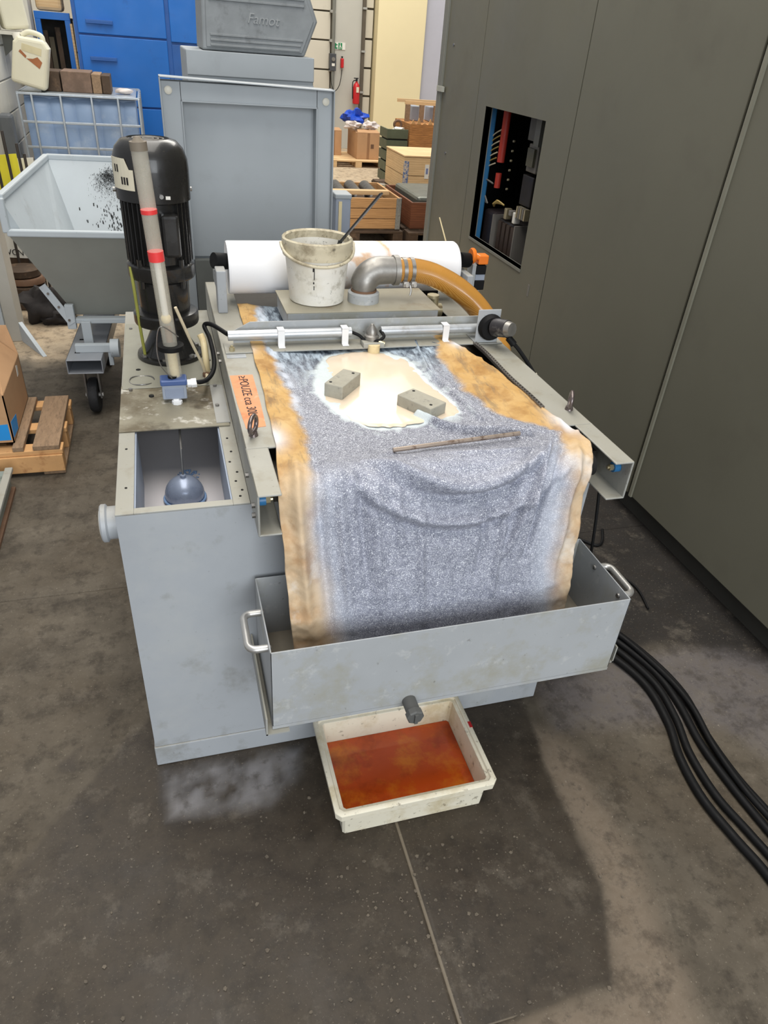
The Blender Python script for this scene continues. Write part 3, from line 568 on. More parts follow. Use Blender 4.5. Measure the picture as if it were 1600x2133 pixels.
# level switch in the middle of the bar
SW = MB().lathe((0.567,1.952,0.955), [(0.022,0),(0.022,0.012),(0.017,0.016),(0.017,0.028),(0.008,0.04),(0.004,0.046),(0,0.047)], 16).build('level_switch', m_cast, FM, smooth=40)
MB().lathe((0.567,1.922,0.905), [(0.016,0),(0.018,0.003),(0.018,0.03),(0.018,0.045)], 20).build('switch_float', m_cream, SW, smooth=40)
MB().box(0.535,0.60,1.92,1.965,0.9395,0.955).build('switch_bracket', m_rail, SW, bevel=0.003)
MB().tube(smooth_path([(0.508,1.972,0.972),(0.53,1.96,0.965),(0.55,1.945,0.952),(0.58,1.93,0.957),(0.60,1.935,0.968),(0.60,1.972,0.972)]), 0.005, 8).build('switch_cable', m_rubber, SW, smooth=40)
MB().cyl((0.583,1.93,0.957),(0.60,1.925,0.95),0.006,n=8).build('cable_gland', m_brass, SW)
# probe plate and sensor head at the right end
MB().box(0.893,0.968,1.93,1.934,0.94,1.043).box(0.893,0.968,1.93,2.0,0.9395,0.9435).build('sensor_plate', m_traygrey, FM, bevel=0.004)
SN = MB().lathe((0.937,1.93,0.990), [(0.040,0),(0.040,-0.012),(0.034,-0.02)], 24, 'y').build('sensor_base', m_rubber, FM, smooth=40)
MB().cyl((0.945,1.91,0.995),(0.965,1.865,1.005),0.028,0.026,n=20).build('sensor_head', M('sensor_dark', srgb(58,56,58), 0.4, metal=0.3, spots=[(srgb(170,166,158),30,0.56,0.7,0.6)]), SN, smooth=40)
MB().cyl((0.965,1.865,1.005),(0.972,1.85,1.008),0.024,0.02,n=20).build('sensor_cap', m_cast, SN, smooth=40)
MB().tube(smooth_path([(0.965,1.88,0.985),(0.985,1.865,0.965),(1.005,1.85,0.945),(1.03,1.82,0.91),(1.045,1.80,0.885)]), 0.006, 8).build('sensor_cable', m_rubber, SN, smooth=40)
MB().cyl((0.975,1.872,0.975),(0.992,1.86,0.957),0.011,n=10).build('sensor_gland', m_rubber, SN, smooth=40)
MB().bar((1.047,1.80,0.885),(1.056,1.788,0.868),0.020,0.003).build('cable_tag', m_label, SN)
# drive chain beside the right rail
ch = MB()
for k in range(34):
    y = 1.92-k*0.0135; x = 0.893+0.012*math.sin(k*0.25)*0.2
    ch.box(x-0.006,x-0.003,y-0.008,y+0.008,0.936,0.944).box(x+0.003,x+0.006,y-0.008,y+0.008,0.936,0.944).cyl((x-0.005,y,0.94),(x+0.005,y,0.94),0.004,n=8)
ch.build('drive_chain', M('chain_steel', srgb(128,122,116), 0.35, metal=0.7), FM, kind='stuff')
# side outlet flange, tray brackets
fl = MB().lathe((-0.195,1.42,0.745), [(0.038,0.04),(0.038,0.012),(0.044,0.008),(0.044,-0.001),(0.041,-0.004)], 28, 'x').build('outlet_flange', m_grey, FM, smooth=40)
MB().lathe((-0.195,1.42,0.745), [(0.036,-0.004),(0.03,-0.007),(0.0,-0.007)], 28, 'x').build('flange_seal', m_white, fl, smooth=40)
MB().box(0.112,0.116,1.04,1.313,0.385,0.44).box(0.112,0.165,1.04,1.313,0.385,0.389).build('tray_bracket', m_rail, FM)
MB().box(1.020,1.024,1.075,1.313,0.385,0.44).box(0.965,1.024,1.075,1.313,0.385,0.389).build('tray_bracket', m_rail, FM)

# ------------------------------------------------------------------ sludge tray
TR = thing('sludge_tray', (0.56, 1.18, 0.39), 'long grey sheet metal sludge tray with two bow handles', 'tray')
tx0, tx1, ty0, ty1, tz0, tz1, tk = 0.1275, 0.99, 1.05, 1.30, 0.3905, 0.63, 0.003
(MB().box(tx0,tx1,ty0,ty0+tk,tz0+0.01,tz1).box(tx0,tx1,ty1-tk,ty1,tz0+0.01,tz1).box(tx0,tx0+tk,ty0,ty1,tz0+0.01,tz1).box(tx1-tk,tx1,ty0,ty1,tz0+0.01,tz1).box(tx0,tx1,ty0,ty1,tz0,tz0+0.012)).build('tray_body', m_traygrey, TR, bevel=0.0008)
MB().box(tx0+tk,tx1-tk,ty0+tk,ty1-tk,tz0+0.012,0.452).build('sludge', M('sludge_grey', srgb(150,142,128), 0.5, var=0.2, bump=0.2), TR)
for x, s in ((tx0, -1), (tx1, 1)):
    ya, yb, z = 1.092, 1.206, 0.606
    pts = [(x, ya, z), (x+s*0.022, ya, z)]+[(x+s*(0.022+0.018*math.sin(a)), ya+0.018*(1-math.cos(a)), z) for a in np.linspace(0.3, math.pi/2, 5)]
    pts += [(x+s*(0.022+0.018*math.cos(a)), yb-0.018*(1-math.sin(a)), z) for a in np.linspace(0, math.pi/2-0.3, 5)]+[(x+s*0.022, yb, z), (x, yb, z)]
    h = MB().tube(pts, 0.0085, 12).build('handle', m_alu, TR, smooth=50)
    for y in (ya, yb): MB().lathe((x-s*0.003, y, z), [(0.007,0),(0.006,-s*0.004),(0,-s*0.005)], 12, 'x').build('bolt', m_steel, h)
dp = MB().cyl((0.45,1.05,0.408),(0.45,1.012,0.408),0.017,n=20).build('drain_plug', M('plug_grey', srgb(92,92,90), 0.5), TR, smooth=40)
MB().lathe((0.45,1.012,0.408), [(0.021,0),(0.021,-0.014),(0.018,-0.017),(0,-0.017)], 8, 'y').box(0.446,0.454,0.99,0.996,0.394,0.422).build('plug_cap', M('plug_grey', srgb(92,92,90), 0.5), dp)

# ------------------------------------------------------------------ filter fleece
def interp(x, xp, fp): return np.interp(x, xp, fp)
def fleece():
    nu, nv = 230, 330
    # profile: flat on the deck, over the front roller, down into the tray
    prof = [(2.34, 0.945), (1.30, 0.938)]
    for a in np.linspace(0.15, math.pi/2, 8): prof.append((1.25-0.052*math.sin(a)+0.0, 0.886+0.052*math.cos(a)))
    prof += [(1.185,0.82),(1.165,0.74),(1.15,0.66),(1.14,0.58),(1.135,0.50),(1.14,0.475),(1.16,0.458),(1.19,0.456)]
    pr = np.array(prof); seg = np.hypot(*np.diff(pr, axis=0).T); s = np.concatenate([[0], np.cumsum(seg)])
    sf = s[1]; tot = s[-1]
    ss = np.concatenate([np.linspace(0, 0.34, 40, endpoint=False), np.linspace(0.34, tot, nv-39)])
    yy = np.interp(ss, s, pr[:,0]); zz = np.interp(ss, s, pr[:,1])
    # smooth the profile
    for _ in range(3): yy[1:-1] = (yy[:-2]+2*yy[1:-1]+yy[2:])/4; zz[1:-1] = (zz[:-2]+2*zz[1:-1]+zz[2:])/4
    sL = [0, 0.36, 0.60, 0.77, 0.97, 1.06, 1.14, 1.22, 1.35, tot]; xL = [0.210,0.212,0.207,0.202,0.192,0.184,0.174,0.174,0.182,0.196]
    sR = [0, 0.40, 0.63, 0.81, 0.98, 1.06, 1.12, 1.20, 1.38, tot]; xR = [0.80,0.828,0.880,0.888,0.922,0.930,0.905,0.884,0.876,0.880]
    a = interp(ss, sL, xL); c = interp(ss, sR, xR)
    a = a+0.0012*np.sin(ss*21+1)+0.0008*np.sin(ss*47); c = c+0.0015*np.sin(ss*17)+0.001*np.sin(ss*39+2)
    U = np.linspace(0, 1, nu+1)[None,:]; SS = np.repeat(ss[:,None], nu+1, 1)
    X = a[:,None]+(c-a)[:,None]*U; Y = np.repeat(yy[:,None], nu+1, 1); Z = np.repeat(zz[:,None], nu+1, 1)
    n1 = nz(X, SS, 7, 2.2, 3); n2 = nz(X, SS, 26, 4.4, 3)
    # outward normal of the profile
    ty = np.gradient(yy, ss); tz = np.gradient(zz, ss); ln = np.hypot(ty, tz); ny_ = (tz/ln)[:,None]; nz_ = (-ty/ln)[:,None]
    flat = 1-sstep(SS, 0.98, 1.08)
    D = -0.018*np.sin(math.pi*np.clip((U-0.06)/0.88, 0, 1))**0.7*flat           # trough carrying the slurry
    D += 0.003*n1+0.0016*n2
    edge = np.clip(1-np.minimum(X-a[:,None], c[:,None]-X)/0.07, 0, 1)*sstep(SS, 0.95, 1.1); D += edge*(0.010*n1+0.005*n2)
    def ridge(pts, wd, h):
        nonlocal D
        D = D+h*np.exp(-(pdist(X, Y, pts, False)/wd)**2)*flat
    ridge([(0.713,1.97),(0.683,1.766),(0.703,1.586),(0.718,1.455)], 0.006, 0.010)
    ridge([(0.73,1.97),(0.70,1.77),(0.725,1.59),(0.76,1.44)], 0.006, 0.003)
    ridge([(0.566,1.498),(0.605,1.44),(0.645,1.408),(0.747,1.373),(0.80,1.345)], 0.008, 0.021)
    ridge([(0.60,1.43),(0.70,1.365),(0.78,1.335)], 0.008, -0.006)
    ridge([(0.449,1.321),(0.374,1.285),(0.353,1.25)], 0.005, 0.010)
    ridge([(0.768,1.345),(0.809,1.30),(0.80,1.24),(0.757,1.198)], 0.005, 0.010)
    # orange margins: oblique creases
    for k in range(9):
        y = 1.93-k*0.075; ridge([(0.76,y+0.02),(0.86,y-0.06)], 0.007, 0.0035*(1+0.5*math.sin(k*2.1)))
    for k in range(5):
        y = 1.9-k*0.11; ridge([(0.265,y-0.06),(0.215,y+0.04)], 0.007, 0.003)
    ridge([(0.90,1.40),(0.87,1.32),(0.80,1.30)], 0.012, 0.008); ridge([(0.92,1.33),(0.88,1.27)], 0.01, 0.008)
    # hanging part: swags between the sides, vertical flutes at the sides
    hang = sstep(SS, 1.02, 1.12); dep = np.clip(SS-1.08, 0, 1)
    D += hang*0.012*np.sin(math.pi*np.clip(U, 0, 1))
    def swag(s0, depth, u0, u1, wd, h):
        nonlocal D
        q = np.clip((U-u0)/(u1-u0), 0, 1); line = s0+depth*np.sin(math.pi*q)**0.8
        D = D+h*np.exp(-((SS-line)/wd)**2)*np.sin(math.pi*q)**0.5*hang
    swag(1.055, 0.10, 0.24, 0.92, 0.013, 0.032); swag(1.085, 0.095, 0.24, 0.9, 0.011, -0.012)
    swag(1.115, 0.12, 0.20, 0.94, 0.014, 0.022); swag(1.145, 0.12, 0.22, 0.9, 0.012, -0.009)
    swag(1.03, 0.05, 0.42, 0.88, 0.010, 0.014); swag(1.20, 0.10, 0.3, 0.8, 0.03, 0.004)
    for (u0, du, s0, s1, h, wd) in ((0.05,0.01,1.0,1.5,0.010,0.018),(0.11,0.02,1.02,1.5,-0.008,0.016),(0.17,0.03,1.06,1.5,0.006,0.016),(0.23,0.03,1.08,1.4,-0.007,0.014),(0.28,0.02,1.1,1.45,0.006,0.016),
                                    (0.86,-0.14,1.04,1.34,0.016,0.010),(0.90,-0.10,1.06,1.36,-0.012,0.010),(0.95,-0.03,1.04,1.45,0.010,0.018),(0.80,-0.12,1.06,1.26,-0.006,0.012),(0.34,0.03,1.1,1.3,0.005,0.012),(0.42,0.02,1.16,1.5,0.005,0.014),(0.72,-0.03,1.14,1.45,0.006,0.012),(0.66,-0.03,1.16,1.4,-0.005,0.012)):
        q = np.clip((SS-s0)/(s1-s0), 0, 1); D += 1.9*h*np.exp(-((U-u0-du*q)/wd)**2)*np.sin(math.pi*np.clip(q, 0, 1))**0.6
    YY = Y+ny_*D; ZZ = Z+nz_*D
    YY = np.maximum(YY, 1.062)
    # colour masks
    lb_s = [0, 0.35, 0.62, 0.84, 0.96, 1.04, 1.09, 1.20, 1.33, 1.48, tot]; lb = [0.27,0.252,0.266,0.265,0.265,0.25,0.250,0.238,0.250,0.285,0.30]
    rb_s = [0, 0.39, 0.54, 0.68, 0.83, 0.92, 0.97, 1.06, 1.10, 1.22, 1.33, 1.48, tot]; rb = [0.79,0.782,0.744,0.744,0.752,0.815,0.868,0.87,0.835,0.838,0.822,0.836,0.84]
    e1 = X-np.interp(SS, lb_s, lb); e2 = np.interp(SS, rb_s, rb)-X
    wob = 0.016*n1+0.009*n2
    soft = 0.012+0.02*sstep(SS, 1.0, 1.15)
    slurry = sstep(e1+wob, -soft, soft)*sstep(e2+wob, -soft, soft)
    wh = np.clip(np.exp(-((X-0.19)/0.03)**2)*(np.exp(-((SS-0.93)/0.05)**2)+0.6*np.exp(-((SS-0.40)/0.035)**2)), 0, 1)
    wh = np.clip(wh+np.exp(-((X-0.915)/0.03)**2)*np.exp(-((SS-0.96)/0.06)**2)+0.9*np.exp(-((X-0.83)/0.022)**2)*np.exp(-((SS-0.42)/0.03)**2), 0, 1)
    wh = np.clip(wh+0.8*sstep(SS, 1.50, 1.56)*(X < 0.3)*np.clip(0.5+2*n1, 0, 1), 0, 1)
    rim = np.exp(-((e1-0.02)/0.03)**2)*sstep(SS, 1.05, 1.15)*0.35+np.exp(-((e2-0.025)/0.035)**2)*sstep(SS, 1.0, 1.15)*0.45
    rim += np.exp(-((e1-0.012)/0.012)**2)*(1-sstep(SS, 0.74, 0.84))*0.8*np.clip(0.7+1.5*n2, 0, 1)
    pool = pdist(X, Y, POOL)
    halo = (1-sstep(pool+0.5*wob, 0.0, 0.016))*flat+0.75*np.exp(-(np.maximum(pool,0)/0.03)**2)*sstep(n2+0.3*n1, 0.05, 0.3)*flat
    halo = np.clip(halo, 0, 1)
    top = (1-sstep(SS+0.05*n1, 0.40, 0.72))*slurry
    me = bpy.data.meshes.new('filter_fleece')
    org = np.array([0.55, 1.6, 0.42]); V = np.stack([X, YY, ZZ], -1).reshape(-1, 3)-org
    m_ = len(ss); F = [(j*(nu+1)+i, (j+1)*(nu+1)+i, (j+1)*(nu+1)+i+1, j*(nu+1)+i+1) for j in range(m_-1) for i in range(nu)]
    me.from_pydata(V.tolist(), [], F); me.update(); me.shade_smooth()
    fold = np.clip(sstep(SS, 1.02, 1.14), 0, 1)
    for nm, A in (('c1', np.stack([slurry, np.clip(wh, 0, 1), np.clip(rim, 0, 1), halo], -1)), ('c2', np.stack([top, fold, np.clip(n1*0.5+0.5, 0, 1), np.zeros_like(top)], -1))):
        at = me.attributes.new(nm, 'FLOAT_COLOR', 'POINT'); at.data.foreach_set('color', A.reshape(-1).astype(np.float32))
    o = bpy.data.objects.new('filter_fleece', me); COL.objects.link(o); o.location = org
    md = o.modifiers.new('thickness', 'SOLIDIFY'); md.thickness = 0.0015; md.offset = -1
    m = bpy.data.materials.new('soiled_fleece'); m.use_nodes = True; nt = m.node_tree; N = nt.nodes; L = nt.links; b = N['Principled BSDF']
    tc = N.new('ShaderNodeTexCoord')
    def noi(s_, d=5, r=0.6, st=None):
        n = N.new('ShaderNodeTexNoise'); n.inputs['Scale'].default_value = s_; n.inputs['Detail'].default_value = d; n.inputs['Roughness'].default_value = r
        if st:
            mp = N.new('ShaderNodeMapping'); mp.inputs['Scale'].default_value = st[0]; mp.inputs['Rotation'].default_value = st[1]; L.new(tc.outputs['Object'], mp.inputs[0]); L.new(mp.outputs[0], n.inputs[0])
        else: L.new(tc.outputs['Object'], n.inputs[0])
        return n.outputs[0]
    def rng(v, a_, c_, lo=0., hi=1.):
        r = N.new('ShaderNodeMapRange'); r.inputs[1].default_value = a_; r.inputs[2].default_value = c_; r.inputs[3].default_value = lo; r.inputs[4].default_value = hi
        L.new(v, r.inputs[0]); return r.outputs[0]
    def mul(a_, c_):
        x = N.new('ShaderNodeMath'); x.operation = 'MULTIPLY'
        for i, v in enumerate((a_, c_)):
            if isinstance(v, (int, float)): x.inputs[i].default_value = v
            else: L.new(v, x.inputs[i])
        return x.outputs[0]
    def mix(f, A, B):
        x = N.new('ShaderNodeMix'); x.data_type = 'RGBA'
        if isinstance(f, float): x.inputs[0].default_value = f
        else: L.new(f, x.inputs[0])
        for s_, v in ((6, A), (7, B)):
            if isinstance(v, tuple): x.inputs[s_].default_value = v
            else: L.new(v, x.inputs[s_])
        return x.outputs[2]
    def att(nm):
        at = N.new('ShaderNodeAttribute'); at.attribute_name = nm; sp = N.new('ShaderNodeSeparateColor'); L.new(at.outputs['Color'], sp.inputs[0])
        return sp.outputs[0], sp.outputs[1], sp.outputs[2], at.outputs['Alpha']
    slur, wht, rim_, halo_ = att('c1'); top_, fold_, nn, _ = att('c2')
    st = noi(9, 5, 0.6); fine = noi(70, 4, 0.6); grain = noi(420, 2, 0.5); grain2 = noi(900, 2, 0.5)
    oran = mix(rng(st, 0.3, 0.7), srgb(188, 147, 86), srgb(208, 173, 118))
    oran = mix(mul(rng(noi(14), 0.48, 0.66), 0.7), oran, srgb(150, 106, 56))
    oran = mix(mul(rng(noi(11, 5, 0.7, ((3.6, 0.7, 1.0), (0, 0, -0.6))), 0.52, 0.64), 0.5), oran, srgb(112, 100, 84))
    tanc = mix(rng(st, 0.3, 0.7), srgb(196, 168, 132), srgb(212, 190, 160))
    tanc = mix(mul(rng(noi(13), 0.46, 0.62), 0.6), tanc, srgb(172, 130, 86))
    tanc = mix(mul(rng(noi(9), 0.56, 0.66), 0.6), tanc, srgb(222, 214, 204))
    oran = mix(fold_, oran, tanc)
    c = mix(wht, oran, srgb(226, 226, 230))
    gry = mix(rng(fine, 0.3, 0.7), srgb(104, 106, 118), srgb(142, 144, 157))
    gry = mix(mul(fold_, 0.75), gry, mix(rng(fine, 0.3, 0.7), srgb(122, 126, 142), srgb(164, 167, 183)))
    gry = mix(mul(rng(grain, 0.53, 0.62), 0.8), gry, srgb(214, 217, 226))
    gry = mix(mul(rng(grain2, 0.55, 0.63), 0.6), gry, srgb(70, 72, 84))
    gry = mix(mul(rng(noi(260, 3, 0.6), 0.6, 0.66), 0.8), gry, srgb(232, 234, 240))  # pale grains, with the sparkle of the sandy slurry painted in
    stk = noi(16, 5, 0.7, ((3.2, 0.8, 1.0), (0, 0, 0.7)))
    blu = mix(rng(stk, 0.42, 0.6), srgb(58, 70, 84), srgb(178, 194, 208))  # bluish wet streaks, with the dark reflection near the spray bar painted in
    gry = mix(mul(top_, 0.9), gry, blu)
    c = mix(slur, c, gry)
    c = mix(mul(rim_, 0.8), c, srgb(218, 224, 236))
    c = mix(mul(halo_, 0.9), c, srgb(216, 226, 228))
    L.new(c, b.inputs['Base Color'])
    L.new(rng(slur, 0, 1, 0.85, 0.5), b.inputs['Roughness']); b.inputs['Specular IOR Level'].default_value = 0.4
    hgt = mix(slur, fine, grain)
    bp = N.new('ShaderNodeBump'); bp.inputs['Strength'].default_value = 0.35; bp.inputs['Distance'].default_value = 0.003; L.new(hgt, bp.inputs['Height']); L.new(bp.outputs[0], b.inputs['Normal'])
    me.materials.append(m)
    tag(o, 'soiled filter fleece with grey slurry and orange edges draped into the tray', 'filter cloth')
POOL = [(0.425,1.90),(0.48,1.925),(0.54,1.93),(0.60,1.91),(0.645,1.86),(0.655,1.78),(0.652,1.714),(0.668,1.63),(0.682,1.55),(0.678,1.50),(0.645,1.484),(0.604,1.470),(0.55,1.458),(0.504,1.452),(0.46,1.452),(0.42,1.47),(0.385,1.512),(0.362,1.58),(0.350,1.65),(0.352,1.71),(0.368,1.77),(0.385,1.83)]
fleece()
sm = smooth_path([(x, y, 0.9268) for x, y in POOL]+[(POOL[0][0], POOL[0][1], 0.9268)], 6)[:-1]
out = []
for p in sm:
    c = Vector((0.52, 1.68, 0.9268)); d = (p-c); k = 1+0.035*noise.fractal(Vector((p.x*40, p.y*40, 0)), 0.8, 2.0, 3); out.append(c+d*k)
PU = MB()
n = len(out); cc = Vector((0.52, 1.68, 0.9275)); rings = []
for f_, z in ((1.0, 0.9235), (0.985, 0.9262), (0.95, 0.9273), (0.6, 0.9275)):
    rings.append([cc.xy.to_3d()+(p-cc).xy.to_3d()*f_+Vector((0,0,z)) for p in out])
vs = [p for r in rings for p in r]+[cc]
fs = [(i*n+k, i*n+(k+1) % n, (i+1)*n+(k+1) % n, (i+1)*n+k) for i in range(3) for k in range(n)]+[(3*n+k, 3*n+(k+1) % n, 4*n) for k in range(n)]
PU.add(vs, fs)
pu = PU.build('coolant_puddle', M('cream_liquid', srgb(228, 210, 186), 0.16, var=0.03, vscale=5, spots=[(srgb(214,206,196), 7, 0.52, 0.75, 0.5)]), smooth=60)
tag(pu, 'cream coloured liquid puddle on the filter fleece around the grey bricks', 'puddle')

# two bricks standing in the puddle
def brick(name, c0, c1, wd, h, label):
    a, b_ = Vector(c0), Vector(c1); d = (b_-a).normalized(); s_ = Vector((-d.y, d.x, 0))
    poly = [a, b_, b_+s_*wd, a+s_*wd]
    T = thing(name, ((a+b_)/2+s_*wd/2).to_tuple()[:2]+(a.z,), label, 'brick', 'grey bricks weighing down the fleece')
    MB().ext(poly, (0,0,h)).build('body', m_brick, T, bevel=0.0025)
    for f_, g_ in ((0.12,0.78),(0.86,0.3)):
        q = a+(b_-a)*f_+s_*wd*g_; MB().cyl((q.x,q.y,a.z+h-0.0005),(q.x,q.y,a.z+h+0.0008),0.004,n=8).build('pit', m_dark, T)
    return T
brick('brick', (0.398,1.606,0.921), (0.468,1.692,0.921), 0.052, 0.042, 'left grey brick standing at the left end of the cream puddle')
brick('brick', (0.530,1.560,0.921), (0.588,1.466,0.921), 0.062, 0.036, 'right grey brick lying at the right end of the cream puddle')
# thin rod on the fleece
rd = MB().cyl((0.449,1.318,0.936),(0.770,1.338,0.943),0.0055,n=12).build('rod', M('rod_steel', srgb(176,160,146), 0.3, metal=0.6, spots=[(srgb(96,70,56),40,0.52,0.62,0.7)]), smooth=40)
tag(rd, 'thin bare steel rod lying across the grey slurry', 'rod')

# ------------------------------------------------------------------ paper roll, bucket, hose
pr_ = MB().lathe((0,2.40,1.045), [(0.028,0.192),(0.081,0.190),(0.083,0.194)]+[(0.083,x) for x in np.linspace(0.2,0.97,120)]+[(0.083,0.978),(0.079,0.984),(0.028,0.982)], 72, 'x').build('fleece_roll', m_roll, smooth=35)
def stain_roll(o):
    me = o.data; V = np.zeros(len(me.vertices)*3); me.vertices.foreach_get('co', V); V = V.reshape(-1, 3)+np.array(o.location)
    x = V[:,0]; a = np.arctan2(V[:,2]-1.045, -(V[:,1]-2.40)); n1 = nz(x, a*0.083, 18, 3.0, 3); n2 = nz(x, a*0.083, 45, 8.0, 3)
    st = np.exp(-((x-0.712-0.012*np.sin(a*3)+0.02*n1)/0.012)**2)*sstep(a, -0.2, 0.5)
    st = np.maximum(st, 0.75*sstep(n1+0.5*n2-np.abs(x-0.63)*5+0.1, -0.05, 0.35)); st = np.maximum(st, 0.5*np.exp(-((x-0.55)/0.08)**2)*sstep(-a, 0.35, 0.9)*np.clip(0.6+n1, 0, 1))
    at = me.attributes.new('stain', 'FLOAT', 'POINT'); at.data.foreach_set('value', np.clip(st, 0, 1).astype(np.float32))
stain_roll(pr_)
tag(pr_, 'white roll of filter fleece with rust stains on the rear holder', 'roll')
def bucket():
    x, y, z = 0.446, 2.185, 1.0045
    B = thing('bucket', (x,y,z), 'dirty white plastic bucket standing on the grey inlet box', 'bucket')
    MB().lathe((x,y,z), [(0.080,0.0),(0.084,0.003),(0.100,0.165),(0.097,0.165),(0.082,0.008),(0,0.006)], 48).build('body', m_bucket, B, smooth=40)
    MB().lathe((x,y,z), [(0.097,0.185),(0.097,0.14),(0.105,0.138),(0.107,0.150),(0.105,0.166),(0.108,0.172),(0.107,0.186),(0.103,0.190),(0.097,0.185)], 48, caps=False).build('rim', m_bucketrim, B, smooth=40)
    pts = []
    for a in np.linspace(math.radians(178), math.radians(362), 40):
        sg = math.sin((a-math.radians(178))/math.radians(184)*math.pi)
        pts.append((x+0.111*math.cos(a), y+0.111*math.sin(a), z+0.172-0.045*max(0.0,sg)**0.8))
    MB().tube(pts, 0.0045, 10).build('bail_handle', m_bucketrim, B, smooth=50)
    MB().lathe((x,y,z), [(0.0,0.05),(0.086,0.05)], 40).build('contents', M('bucket_contents', srgb(206,196,170), 0.6, var=0.1, spots=[(srgb(90,84,74),20,0.6,0.7,0.6)]), B)
    # smeared writing on the front
    for k, (u, zz, du, dz) in enumerate(((-0.30,0.115,0.03,0.012),(-0.28,0.10,0.012,0.03),(-0.30,0.075,0.02,0.006),(-0.29,0.06,0.012,0.012))):
        a0 = -math.pi/2+u; r = 0.0842+0.016*zz/0.165+0.0006
        vs_ = [(x+r*math.cos(a0+s_*du), y+r*math.sin(a0+s_*du), z+zz+q*dz/2) for s_, q in ((-1,-1),(1,-1),(1,1),(-1,1))]
        MB().ext(vs_, (0, 0.0008, 0)).build('ink_mark', m_ink, B)
bucket()
sp = MB().bar((0.492,2.20,1.06),(0.515,2.175,1.185),0.012,0.005).bar((0.512,2.178,1.175),(0.612,2.095,1.333),0.019,0.005).build('spatula', M('spatula_dark', srgb(52,54,56), 0.4, metal=0.2))
tag(sp, 'dark flat spatula sticking out of the white bucket', 'spatula')
HS = thing('suction_hose', (0.9, 2.14, 0.9), 'thick amber reinforced hose curving down from the elbow', 'hose')
hp = smooth_path([(0.700,2.172,1.095),(0.76,2.172,1.094),(0.83,2.165,1.078),(0.915,2.15,1.035),(0.985,2.125,0.975),(1.035,2.085,0.90),(1.055,2.04,0.82),(1.06,2.0,0.70),(1.06,1.98,0.50),(1.06,1.97,0.30)], 8)
MB().tube(hp, 0.037, 24).build('hose_body', m_hose, HS, smooth=60)
k = MB(); P_ = hp
for i in range(4, len(hp)-2):
    pass
for x0 in (0.722, 0.748):
    cl = MB().tube([(x0-0.006,2.172,1.0945),(x0+0.006,2.172,1.0945)],0.0395,28).build('hose_clamp', m_steel, HS, smooth=40)
    MB().box(x0-0.008,x0+0.008,2.128,2.142,1.055,1.07).cyl((x0,2.13,1.062),(x0,2.118,1.062),0.006,n=10).build('clamp_screw', m_alu, cl)
MB().tube(smooth_path([(0.735,2.13,1.06),(0.738,2.125,1.045),(0.734,2.12,1.03)]),0.003,6).build('clamp_tail', m_steel, HS)
# limit switch with orange actuator at the right end of the roll
LS = thing('limit_switch', (1.07, 2.4, 0.90), 'grey and black limit switch with orange roller head', 'switch')
MB().box(1.052,1.068,2.38,2.43,0.90,1.055).box(1.068,1.10,2.40,2.43,0.90,1.055).build('bracket', m_traygrey, LS, bevel=0.003)
MB().box(1.066,1.104,2.375,2.40,1.020,1.052).build('contact_block', m_rubber, LS, bevel=0.003)
MB().box(1.066,1.104,2.375,2.40,0.965,1.0).build('contact_block', m_rubber, LS, bevel=0.003)
MB().box(1.066,1.102,2.378,2.40,1.0,1.02).build('terminal_strip', m_gaugegrey, LS)
MB().box(1.068,1.106,2.37,2.41,1.056,1.088).build('actuator_head', m_orange, LS, bevel=0.004)
MB().lathe((1.044,2.38,1.085), [(0.0,-0.006),(0.024,-0.006),(0.027,-0.003),(0.027,0.004),(0.024,0.008),(0.0,0.008)], 20, 'x').cyl((1.05,2.38,1.083),(1.07,2.38,1.078),0.009,n=12).build('actuator_wheel', m_orange, LS, smooth=40)
rd = MB().tube([(0.955,2.51,1.185),(0.998,2.50,1.075),(1.04,2.49,0.97),(1.05,2.49,0.90)], [0.0022,0.003,0.004,0.004], 8).build('feeler_rod', m_cream)
tag(rd, 'thin pale feeler rod rising beside the white roll end', 'rod')

# ------------------------------------------------------------------ pump
PM = thing('coolant_pump', (-0.014, 2.18, 0.8406), 'black vertical coolant pump with domed motor on the tank cover', 'pump')
px, py_, pz0 = -0.014, 2.18, 0.8406
MB().lathe((px,py_,pz0), [(0.096,0),(0.098,0.006),(0.096,0.013),(0.085,0.016),(0.066,0.05),(0.05,0.085),(0.05,0.10)], 40).build('base', m_black, PM, smooth=35)
for a in (3.7, 4.5, 5.5, 0.4, 2.2): MB().cyl((px+0.086*math.cos(a),py_+0.086*math.sin(a),pz0+0.012),(px+0.086*math.cos(a),py_+0.086*math.sin(a),pz0+0.021),0.009,n=6).build('bolt', m_steel, PM)
for a in (3.9, 5.3, 0.8, 2.4):
    d = Vector((math.cos(a), math.sin(a), 0)); q = Vector((-d.y, d.x, 0))*0.004; o_ = Vector((px,py_,pz0))
    MB().ext([o_+d*0.088+Vector((0,0,0.014))-q, o_+d*0.045+Vector((0,0,0.014))-q, o_+d*0.045+Vector((0,0,0.09))-q], q*2).build('web', m_black, PM)
MB().lathe((px,py_,pz0), [(0.05,0.10),(0.092,0.108),(0.094,0.114),(0.094,0.138),(0.09,0.143),(0.07,0.147)], 40).build('lower_flange', m_black, PM, smooth=35)
MB().lathe((px,py_,pz0), [(0.07,0.145),(0.072,0.155),(0.074,0.235),(0.07,0.24)], 40).build('lantern', m_black, PM, smooth=35)
MB().ext([(px-0.012,py_-0.0735,pz0+0.17),(px+0.012,py_-0.0735,pz0+0.17),(px+0.012,py_-0.0735,pz0+0.215),(px-0.012,py_-0.0735,pz0+0.215)],(0,-0.003,0)).build('name_plate', m_module, PM)
